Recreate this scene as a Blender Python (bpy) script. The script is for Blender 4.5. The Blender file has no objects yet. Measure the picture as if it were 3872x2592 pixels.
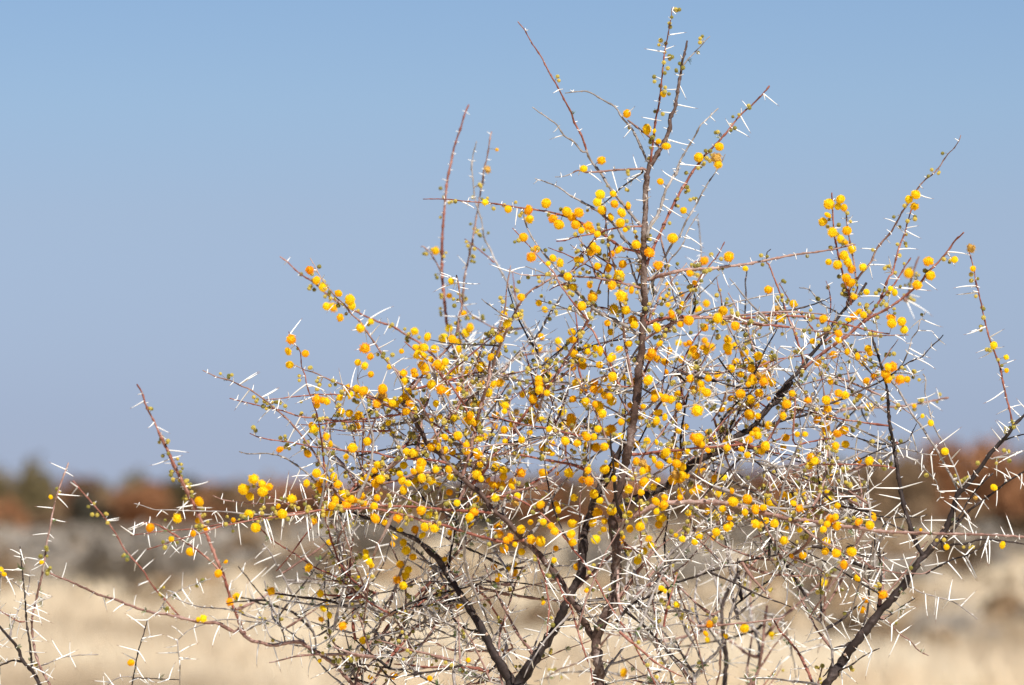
import bpy, math, random
import numpy as np
from mathutils import Vector, Matrix, noise
random.seed(7); rng = np.random.default_rng(11)
S = bpy.context.scene; COL = S.collection

# ------------------------------------------------------------------ camera, sky, sun, exposure
EYE = 1.5; FOCUS = 5.2; WIDTH = 0.98                      # metres: eye height, focused distance, width of view there
K = WIDTH / 3872 / FOCUS                                  # tangent per photo pixel
PITCH = math.atan((1931 - 1296) * K)
cam_d = bpy.data.cameras.new('camera'); cam = bpy.data.objects.new('camera', cam_d); COL.objects.link(cam)
cam.location = (0, 0, EYE); cam.rotation_euler = (math.pi/2 + PITCH, 0, 0)
cam_d.sensor_width = 36; cam_d.lens = 36 * FOCUS / WIDTH
cam_d.clip_start = 0.05; cam_d.clip_end = 6000
cam_d.dof.use_dof = True; cam_d.dof.focus_distance = FOCUS + 0.02; cam_d.dof.aperture_fstop = cam_d.lens / 19.0
S.camera = cam
SUN_EL, SUN_AZ = math.radians(49), math.radians(152)      # azimuth clockwise from +Y (the view direction)
sdir = Vector((math.sin(SUN_AZ)*math.cos(SUN_EL), math.cos(SUN_AZ)*math.cos(SUN_EL), math.sin(SUN_EL)))
world = bpy.data.worlds.new('World'); S.world = world; world.use_nodes = True
wn = world.node_tree; wn.nodes.clear()
wo = wn.nodes.new('ShaderNodeOutputWorld'); bg = wn.nodes.new('ShaderNodeBackground'); sky = wn.nodes.new('ShaderNodeTexSky')
sky.sky_type = 'NISHITA'; sky.sun_disc = False; sky.sun_elevation = SUN_EL; sky.sun_rotation = SUN_AZ
sky.altitude = 1100; sky.air_density = 1.0; sky.dust_density = 0.6; sky.ozone_density = 3.0
bg.inputs[1].default_value = 0.05
# dust near the horizon greys and cools the light of the clear sky
g0 = wn.nodes.new('ShaderNodeTexCoord'); g1 = wn.nodes.new('ShaderNodeSeparateXYZ'); g2 = wn.nodes.new('ShaderNodeValToRGB'); g3 = wn.nodes.new('ShaderNodeMixRGB')
g3.blend_type = 'MULTIPLY'; g3.inputs[0].default_value = 1; g2.color_ramp.interpolation = 'LINEAR'
e = g2.color_ramp.elements; e[0].position = 0; e[1].position = .35
for p in (.0171, .055, .0755, .0936): e.new(p)
for k, c in enumerate([(.696,.806,1.33), (.700,.780,1.23), (.92,.92,1.17), (.973,1.02,1.22), (.965,1.03,1.225), (.97,1.03,1.17)]): e[k].color = tuple(v/1.35 for v in c) + (1,)
bg.inputs[1].default_value *= 1.35
wn.links.new(g0.outputs['Generated'], g1.inputs[0]); wn.links.new(g1.outputs[2], g2.inputs[0])
wn.links.new(sky.outputs[0], g3.inputs[1]); wn.links.new(g2.outputs[0], g3.inputs[2])
wn.links.new(g3.outputs[0], bg.inputs[0]); wn.links.new(bg.outputs[0], wo.inputs[0])
sun_d = bpy.data.lights.new('sun', 'SUN'); sun_d.energy = 5.0; sun_d.angle = math.radians(0.53); sun_d.color = (1, .955, .88)
sun = bpy.data.objects.new('sun', sun_d); COL.objects.link(sun)
sun.rotation_euler = (-sdir).to_track_quat('-Z', 'Y').to_euler(); sun.location = (3, -4, 8)
S.view_settings.view_transform = 'Standard'; S.view_settings.look = 'None'; S.view_settings.gamma = 1
S.view_settings.use_curve_mapping = False; S.view_settings.exposure = 0.55

# ------------------------------------------------------------------ helpers
FW = Vector((0, math.cos(PITCH), math.sin(PITCH))); UP = Vector((0, -math.sin(PITCH), math.cos(PITCH))); CAMP = Vector((0, 0, EYE))
def W(px, py, d):                                         # photo pixel + distance -> point in the place
    return CAMP + Vector((1, 0, 0))*((px-1936)*K*d) + UP*(-(py-1296)*K*d) + FW*d
def PX(p):
    v = p - CAMP; d = v.dot(FW)
    return 1936 + v.x/(K*d), 1296 - v.dot(UP)/(K*d), d
TILES = dict(T=(0,0,1), A=(1400,0,2.24), B=(2200,0,2.24), C=(2872,400,2.24), E=(900,800,2.24), F=(1600,600,2.24), G=(2200,800,2.24),
  H=(2872,1000,2.24), I=(400,1400,2.24), J=(1200,1400,2.24), K=(2000,1400,2.24), L=(2872,1500,2.24), M=(0,1600,1.581),
  N=(900,1892,2.24), O=(1800,1892,2.24), P=(2700,1892,2.0))
def TP(t, x, y):
    o = TILES[t]; return o[0] + x/o[2], o[1] + y/o[2]
def empty(name, loc, label=None, cat=None, group=None):
    o = bpy.data.objects.new(name, None); COL.objects.link(o); o.location = loc
    if label: o['label'] = label
    if cat: o['category'] = cat
    if group: o['group'] = group
    return o
def mesh_obj(name, me, parent=None, loc=None, kind=None):
    o = bpy.data.objects.new(name, me); COL.objects.link(o)
    if parent: o.parent = parent
    if loc is not None: o.location = loc
    if kind: o['kind'] = kind
    return o
def make_mesh(name, V, F, mats, smooth=True, mi=None):
    me = bpy.data.meshes.new(name)
    me.from_pydata(V if isinstance(V, list) else V.tolist(), [], F if isinstance(F, list) else F.tolist())
    for m in mats: me.materials.append(m)
    if mi is not None: me.polygons.foreach_set('material_index', np.array(mi, dtype=np.int32))
    if smooth: me.polygons.foreach_set('use_smooth', np.ones(len(me.polygons), dtype=bool))
    me.update(); return me

# ------------------------------------------------------------------ materials
def mat(name, rough=.7):
    m = bpy.data.materials.new(name); m.use_nodes = True
    nt = m.node_tree; b = nt.nodes['Principled BSDF']; b.inputs['Roughness'].default_value = rough
    b.inputs['Specular IOR Level'].default_value = .3
    return m, nt, b
def N(nt, t, **kw):
    n = nt.nodes.new(t)
    for k, v in kw.items():
        if isinstance(v, (int, float, tuple)) and k in n.inputs: n.inputs[k].default_value = v
        else: setattr(n, k, v)
    return n
def ramp(nt, fac, stops):
    r = nt.nodes.new('ShaderNodeValToRGB'); e = r.color_ramp.elements
    while len(e) < len(stops): e.new(.5)
    for i, (p, c) in enumerate(stops): e[i].position = p; e[i].color = (*c, 1)
    nt.links.new(fac, r.inputs[0]); return r.outputs[0]
def bark(name, cols, scale=260, bump=.5, rough=.75):
    m, nt, b = mat(name, rough)
    tc = N(nt, 'ShaderNodeTexCoord'); nz = N(nt, 'ShaderNodeTexNoise'); nz.inputs['Scale'].default_value = scale
    nz.inputs['Detail'].default_value = 4; nz.inputs['Roughness'].default_value = .65
    nt.links.new(tc.outputs['Object'], nz.inputs['Vector'])
    n2 = N(nt, 'ShaderNodeTexNoise'); n2.inputs['Scale'].default_value = 22; nt.links.new(tc.outputs['Object'], n2.inputs['Vector'])
    mx = N(nt, 'ShaderNodeMath', operation='MULTIPLY_ADD'); mx.inputs[1].default_value = .55
    nt.links.new(n2.outputs['Fac'], mx.inputs[0])
    m3 = N(nt, 'ShaderNodeMath', operation='MULTIPLY'); m3.inputs[1].default_value = .45
    nt.links.new(nz.outputs['Fac'], m3.inputs[0]); nt.links.new(m3.outputs[0], mx.inputs[2])
    nt.links.new(ramp(nt, mx.outputs[0], cols), b.inputs['Base Color'])
    bp = N(nt, 'ShaderNodeBump'); bp.inputs['Strength'].default_value = bump; bp.inputs['Distance'].default_value = .0012
    nt.links.new(nz.outputs['Fac'], bp.inputs['Height']); nt.links.new(bp.outputs[0], b.inputs['Normal'])
    return m
M_BARK = dict(
  r=bark('red_bark', [(.36, (.11,.030,.021)), (.5, (.235,.078,.052)), (.64, (.40,.215,.165))]),
  m=bark('pinkish_bark', [(.36, (.115,.058,.043)), (.5, (.26,.145,.115)), (.64, (.42,.31,.27))]),
  g=bark('grey_bark', [(.34, (.11,.09,.08)), (.5, (.265,.23,.21)), (.66, (.48,.44,.415))]),
  d=bark('dark_bark', [(.35, (.012,.008,.007)), (.54, (.032,.020,.017)), (.70, (.13,.10,.09))]),
  b=bark('trunk_bark', [(.35, (.034,.018,.014)), (.52, (.088,.052,.040)), (.66, (.24,.19,.165))], bump=.8))
def simple(name, col, rough=.6, var=0, sub=0, hue=None, bumps=0):
    m, nt, b = mat(name, rough)
    if var:
        oi = N(nt, 'ShaderNodeObjectInfo')
        nt.links.new(ramp(nt, oi.outputs['Random'], hue), b.inputs['Base Color'])
    else: b.inputs['Base Color'].default_value = (*col, 1)
    if sub:
        b.inputs['Subsurface Weight'].default_value = sub; b.inputs['Subsurface Radius'].default_value = (1, .6, .1); b.inputs['Subsurface Scale'].default_value = .002
    return m
M_THORN, nt, b = mat('thorn_white', .42)
tc = N(nt, 'ShaderNodeTexCoord'); nz = N(nt, 'ShaderNodeTexNoise'); nz.inputs['Scale'].default_value = 45; nt.links.new(tc.outputs['Object'], nz.inputs['Vector'])
nt.links.new(ramp(nt, nz.outputs['Fac'], [(.3, (.50,.46,.42)), (.45, (.78,.76,.72)), (.7, (.88,.87,.84))]), b.inputs['Base Color'])
M_TIP = simple('thorn_tip', (.28,.17,.12), .5)
M_FLOWER = []
for i, (c1, c2) in enumerate([((.97,.74,.008), (.98,.84,.02)), ((.97,.66,.006), (.98,.77,.012)), ((.96,.55,.005), (.97,.68,.008))]):
    m, nt, b = mat('flower_yellow_%s' % 'abc'[i], .8)
    oi = N(nt, 'ShaderNodeTexCoord'); nz = N(nt, 'ShaderNodeTexNoise'); nz.inputs['Scale'].default_value = 3.2; nt.links.new(oi.outputs['Object'], nz.inputs['Vector'])
    col = ramp(nt, nz.outputs['Fac'], [(.35, (c1[0]*.95, c1[1]*.82, .004)), (.5, c1), (.65, c2)])
    nt.links.new(col, b.inputs['Base Color'])
    tr = N(nt, 'ShaderNodeBsdfTranslucent'); nt.links.new(col, tr.inputs[0])
    mx = N(nt, 'ShaderNodeMixShader'); mx.inputs[0].default_value = .5
    nt.links.new(b.outputs[0], mx.inputs[1]); nt.links.new(tr.outputs[0], mx.inputs[2]); nt.links.new(mx.outputs[0], nt.nodes['Material Output'].inputs[0])
    M_FLOWER.append(m)
M_FLOWER.append(simple('flower_withered', (.46,.26,.05), .85))
def stops(a, b_, c): return [(0, a), (.5, b_), (1, c)]
M_BUD = simple('bud_olive', None, .7, 1, hue=stops((.22,.19,.035), (.40,.34,.07), (.55,.42,.08)))
M_BUDG = simple('bud_brown', (.30,.235,.13), .8)
M_STALK = simple('stalk_brown', (.20,.12,.06), .8)
M_SCAR = simple('node_scale', (.42,.30,.22), .8)
M_LEAF = simple('leaf_green', (.11,.155,.05), .6)

# ------------------------------------------------------------------ tubes
def tube(P, R, n, swell=None, rough=.0, cap=True):
    P = [Vector(p) for p in P]; V = []; F = []
    t0 = (P[1]-P[0]).normalized(); a = t0.orthogonal().normalized()
    ph = random.random()*50
    for i, p in enumerate(P):
        t = (P[min(i+1, len(P)-1)] - P[max(i-1, 0)]).normalized()
        a = (a - t*a.dot(t)).normalized(); b = t.cross(a)
        for k in range(n):
            an = 2*math.pi*k/n; r = R[i]
            if rough: r *= 1 + rough*noise.noise(Vector((math.cos(an)*1.3+ph, math.sin(an)*1.3, i*.55)))
            V.append(p + a*(math.cos(an)*r) + b*(math.sin(an)*r))
        if i:
            o = (i-1)*n
            for k in range(n):
                k2 = (k+1) % n; F.append((o+k, o+k2, o+n+k2, o+n+k))
    if cap:
        V.append(P[-1] + (P[-1]-P[-2]).normalized()*R[-1]*.8); o = (len(P)-1)*n
        for k in range(n): F.append((o+k, o+(k+1) % n, len(V)-1))
    return V, F
class MB:
    def __init__(s): s.V = []; s.F = []; s.M = []
    def add(s, V, F, mi=0):
        o = len(s.V); s.V.extend(tuple(v) for v in V); s.F.extend(tuple(i+o for i in f) for f in F); s.M.extend([mi]*len(F))
def cat_rom(pts, step):
    out = []; n = len(pts); P = [np.array(p, float) for p in pts]
    for i in range(n-1):
        p0 = P[i-1] if i else 2*P[0]-P[1]; p1 = P[i]; p2 = P[i+1]; p3 = P[i+2] if i+2 < n else 2*P[-1]-P[-2]
        m = max(1, int(np.linalg.norm(p2[:2]-p1[:2])/step))
        for j in range(m):
            t = j/m
            out.append(.5*((2*p1)+(-p0+p2)*t+(2*p0-5*p1+4*p2-p3)*t*t+(-p0+3*p1-3*p2+p3)*t**3))
    out.append(P[-1]); return out

# ------------------------------------------------------------------ ground, grass
def noise_mat(name, stopsl, scale, rough=.9, world_=True, sc2=None):
    m, nt, b = mat(name, rough); b.inputs['Specular IOR Level'].default_value = .1
    g = N(nt, 'ShaderNodeNewGeometry'); mp = N(nt, 'ShaderNodeMapping'); mp.inputs['Scale'].default_value = (1, .35, 1)
    nt.links.new(g.outputs['Position'], mp.inputs[0])
    nz = N(nt, 'ShaderNodeTexNoise'); nz.inputs['Scale'].default_value = scale; nz.inputs['Detail'].default_value = 5; nz.inputs['Roughness'].default_value = .62
    nt.links.new(mp.outputs[0], nz.inputs['Vector'])
    nt.links.new(ramp(nt, nz.outputs['Fac'], stopsl), b.inputs['Base Color']); return m, nt, b
M_GROUND, *_ = noise_mat('dry_ground', [(.36, (.36,.29,.20)), (.5, (.62,.52,.37)), (.64, (.70,.61,.46))], .22)
M_GRASS, nt, b = noise_mat('dry_grass', [(.38, (.38,.29,.195)), (.48, (.70,.58,.42)), (.62, (.86,.77,.60))], .33)
tr = N(nt, 'ShaderNodeBsdfTranslucent'); nt.links.new(b.inputs['Base Color'].links[0].from_socket, tr.inputs[0])
mx = N(nt, 'ShaderNodeMixShader'); mx.inputs[0].default_value = .35
nt.links.new(b.outputs[0], mx.inputs[1]); nt.links.new(tr.outputs[0], mx.inputs[2]); nt.links.new(mx.outputs[0], nt.nodes['Material Output'].inputs[0])
gv = [(-4000,-400,0), (4000,-400,0), (4000,5500,0), (-4000,5500,0)]
ground = mesh_obj('ground', make_mesh('ground', gv, [(0,1,2,3)], [M_GROUND], False), kind='structure')
def grass_field(n, y0, y1):
    y = y0 * (y1/y0) ** rng.random(n); x = (rng.random(n)*2-1) * (y*.15 + 3)
    # thin patches where the soil shows
    keep = np.array([noise.noise(Vector((a*.25, b_*.09, 3.3))) > -.25 for a, b_ in zip(x, y)]); x = x[keep]; y = y[keep]; n = len(x)
    B = 9; hgt = rng.uniform(.16, .42, n); N_ = n*B
    cx = np.repeat(x, B) + rng.normal(0, .05, N_); cy = np.repeat(y, B) + rng.normal(0, .05, N_)
    h = np.repeat(hgt, B)*rng.uniform(.6, 1.1, N_); an = rng.uniform(0, 2*np.pi, N_); lean = rng.uniform(.1, .8, N_)*h
    w = rng.uniform(.004, .010, N_) * (1 + np.repeat(y, B)/60); a2 = rng.uniform(0, 2*np.pi, N_)
    V = np.zeros((N_, 3, 3))
    V[:,0,0] = cx - np.cos(a2)*w; V[:,0,1] = cy - np.sin(a2)*w; V[:,1,0] = cx + np.cos(a2)*w; V[:,1,1] = cy + np.sin(a2)*w
    V[:,2,0] = cx + np.cos(an)*lean; V[:,2,1] = cy + np.sin(an)*lean; V[:,2,2] = h
    me = bpy.data.meshes.new('dry_grass'); me.vertices.add(N_*3); me.vertices.foreach_set('co', V.reshape(-1))
    me.loops.add(N_*3); me.loops.foreach_set('vertex_index', np.arange(N_*3, dtype=np.int32))
    me.polygons.add(N_); me.polygons.foreach_set('loop_start', np.arange(0, N_*3, 3, dtype=np.int32)); me.polygons.foreach_set('loop_total', np.full(N_, 3, dtype=np.int32))
    me.materials.append(M_GRASS); me.update(calc_edges=True); me.validate()
    o = mesh_obj('dry_grass', me, kind='stuff'); o['label'] = 'pale straw coloured dry grass covering the plain behind the thorn shrub'; o['category'] = 'grass'
grass_field(42000, 34, 330)

# ------------------------------------------------------------------ background bushes
def leafy(name, c, var=.35):
    m, nt, b = mat(name, .8); g = N(nt, 'ShaderNodeNewGeometry'); nz = N(nt, 'ShaderNodeTexNoise'); nz.inputs['Scale'].default_value = 1.6; nz.inputs['Detail'].default_value = 3
    nt.links.new(g.outputs['Position'], nz.inputs['Vector'])
    nt.links.new(ramp(nt, nz.outputs['Fac'], [(.38, tuple(k*(1-var) for k in c)), (.60, tuple(k*(1+var) for k in c))]), b.inputs['Base Color']); return m
LM = dict(rust=leafy('leaf_rust', (.225,.100,.043), .5), brown=leafy('leaf_brown', (.155,.098,.052), .5), olive=leafy('leaf_olive', (.115,.088,.038)), dark=leafy('leaf_dark', (.045,.04,.028)),
          grey=leafy('twig_grey', (.27,.235,.195)), tan=leafy('twig_tan', (.30,.205,.115)), silver=leafy('twig_silver', (.42,.40,.37)))
M_WOOD = simple('far_wood', (.12,.09,.07), .9)
def crown_mesh(name, m, n, leaf, flat=1.0, lumps=7, low=0.0):
    # unit crown (radius 1, height 1): leaf clumps spread through lumpy volume
    C = [(random.uniform(-.62,.62), random.uniform(-.62,.62), random.uniform(.32+low*0, .78), random.uniform(.22,.42)) for _ in range(lumps)]
    V = []; F = []
    for i in range(n):
        c = random.choice(C); d = Vector((random.gauss(0,1), random.gauss(0,1), random.gauss(0,1))).normalized()*(random.random()**.45)*c[3]
        p = Vector((c[0]+d.x, c[1]+d.y, max(.02, c[2]+d.z*flat)))
        a = Vector((random.gauss(0,1), random.gauss(0,1), random.gauss(0,1))).normalized(); b_ = a.orthogonal().normalized()*leaf*random.uniform(.5,1.2); a = a*leaf*random.uniform(.5,1.2)
        o = len(V); V += [tuple(p-a-b_*.5), tuple(p+b_-a*.2), tuple(p+a+b_*.4), tuple(p-b_+a*.3)]; F.append((o,o+1,o+2,o+3))
    return make_mesh(name, V, F, [m], False)
def wood_mesh(name, m, n=6, r=.03, top=.6):
    mb = MB()
    for i in range(n):
        a = random.uniform(0, 6.28); q = random.uniform(.15,.6)
        P = [(0,0,0), (math.cos(a)*q*.35, math.sin(a)*q*.35, top*.45), (math.cos(a)*q, math.sin(a)*q, top*random.uniform(.8,1.2))]
        mb.add(*tube(P, [r, r*.7, r*.3], 5))
    return make_mesh(name, mb.V, mb.F, [m])
CROWNS = {k: [crown_mesh('crown', LM[k], 1700, .06, lumps=13) for _ in range(3)] for k in ('rust','brown','olive','dark')}
SHR = {k: [crown_mesh('foliage', LM[k], 420, .075, lumps=6) for _ in range(3)] for k in ('grey','tan','silver','brown')}
WOODS = [wood_mesh('trunk', M_WOOD) for _ in range(2)]; STEMS = [wood_mesh('stem', M_WOOD, 9, .018, .6) for _ in range(2)]
def bush(name, x, y, w, h, kind, label, cat, group=None, low=False):
    o = empty(name, (x, y, 0), label, cat, group); o.rotation_euler.z = random.uniform(0, 6.28)
    c = mesh_obj('foliage' if low else 'crown', random.choice((SHR if low else CROWNS)[kind]), o); c.scale = (w/2, w/2, h)
    t = mesh_obj('stem' if low else 'trunk', random.choice(STEMS if low else WOODS), o); t.scale = (w/2, w/2, h)
    return o
def at_px(px, dist): return (px-1936)*K*dist                # sideways metres of photo column px at a distance
def top_h(py, dist): return EYE + (1931-py)*K*dist           # height whose top shows at photo row py
# named ones
bush('bush', at_px(90, 330), 330, 4.6, top_h(1752, 330), 'olive', 'olive brown round-topped bush on the horizon at the far left', 'bush')
bush('bush', at_px(-60, 335), 335, 5.2, top_h(1748, 335), 'olive', 'olive brown bush cut by the left edge of the picture on the horizon', 'bush')
bush('bush', at_px(300, 320), 320, 1.9, top_h(1815, 320), 'dark', 'small dark bush beside the olive brown bush at the far left horizon', 'bush')
bush('bush', at_px(560, 640), 640, 7.0, top_h(1798, 640), 'olive', 'olive topped bush among rust bushes left of the shrub', 'bush')
for px, top, dist, w, kd, lb in [
   (3420,1712,360,6.5,'brown','brown bush forming the left shoulder of the tall clump on the right horizon'),
   (3590,1675,370,7.5,'rust','tallest rust bush of the clump on the right horizon'),
   (3760,1672,350,6.5,'rust','rust bush directly behind the upper end of the dark leaning limb'),
   (3900,1680,360,7,'brown','brown bush cut by the right edge of the picture on the horizon'),
   (3260,1748,340,5.5,'brown','greyish brown bush left of the tall rust clump on the horizon'),
   (3060,1790,350,5.0,'rust','low rust bush on the horizon between the blurred right twigs')]:
    bush('bush', at_px(px, dist), dist, w, top_h(top, dist), kd, lb, 'bush')
px = -500
i = 0
while px < 4400:                                            # the belt of rust coloured bushes along the horizon
    dist = random.uniform(470, 640); right = min(1, max(0, (px-1400)/2000))
    top = 1822 - 72*right + random.uniform(-16, 18)
    bush('bush', at_px(px, dist), dist, random.uniform(5.5, 9), top_h(top, dist), (kd := random.choices(['rust','brown','olive'], [.55,.38,.07])[0]),
         dict(rust='rust coloured bush in the belt along the horizon', brown='dull brown bush in the belt along the horizon', olive='olive bush in the rusty belt along the horizon')[kd], 'bush', kd + ' bushes in the horizon belt')
    px += random.uniform(48, 80); i += 1
px = -500
while px < 4400:                                            # nearer, lower row of dull brown scrub
    dist = random.uniform(300, 420)
    bush('bush', at_px(px, dist), dist, random.uniform(4, 7), top_h(1905 + random.uniform(-22, 25), dist), (kd := random.choice(['brown','rust','brown','dark'])),
         dict(rust='low rust bush in front of the horizon belt', brown='low dull brown bush in front of the horizon belt', dark='low dark bush in front of the horizon belt')[kd], 'bush', 'low ' + kd + ' bushes before the horizon')
    px += random.uniform(80, 140)
for i in range(200):                                        # grey leafless shrubs on the plain
    dist = 88 * (300/88) ** (random.random()**.7); pxx = random.uniform(-500, 4400)
    h = random.uniform(.55, 1.15); w = random.uniform(1.2, 3.2)
    kd = random.choice(['grey','grey','grey','tan','brown'])
    bush('shrub', at_px(pxx, dist), dist, w, h, kd, 'low %s leafless shrub out on the dry plain' % kd, 'shrub', 'low %s shrubs on the plain' % kd, True)
for i in range(95):                                         # small dry tussock bushes in the nearer grass
    pxx = random.uniform(-400, 4300); dist = 54 * (125/54) ** random.random(); kd = random.choice(['tan','brown','grey','tan'])
    if pxx < 1500 and dist < 70: continue
    bush('shrub', at_px(pxx, dist), dist, random.uniform(.5, 1.3), random.uniform(.26, .52), kd, 'knee high %s dry bush in the straw grass' % kd, 'shrub', 'knee high %s bushes in the grass' % kd, True)
for px, dist, w, h, kd, lb in [
   (650, 100, 1.6, .95, 'grey', 'grey shrub with shaded base standing in pale grass at lower left'),
   (420, 125, 2.2, 1.0, 'grey', 'wide grey shrub behind the tall left twigs'),
   (1130, 88, 1.3, .75, 'grey', 'grey shrub in the gap under the left limbs'),
   (1290, 75, .9, .6, 'tan', 'tan dry bush below the hanging left thorns'),
   (3580, 60, .7, .42, 'grey', 'small pale grey shrub standing in grass right of the dark limb'),
   (3300, 55, 1.3, .46, 'brown', 'brown tan bush at the foot of the picture right of the dark limb'),
   (3500, 52, 1.1, .36, 'tan', 'second tan bush low in the grass at bottom right'),
   (3100, 70, .8, .5, 'grey', 'grey shrub seen through the gap beside the dark limb'),
   (2880, 60, .6, .5, 'grey', 'small grey shrub low behind the crowded thorns'),
   (2250, 110, 2.0, .9, 'grey', 'grey shrub behind the main trunk fork')]:
    bush('shrub', at_px(px, dist), dist, w, h, kd, lb, 'shrub', None, True)

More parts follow.
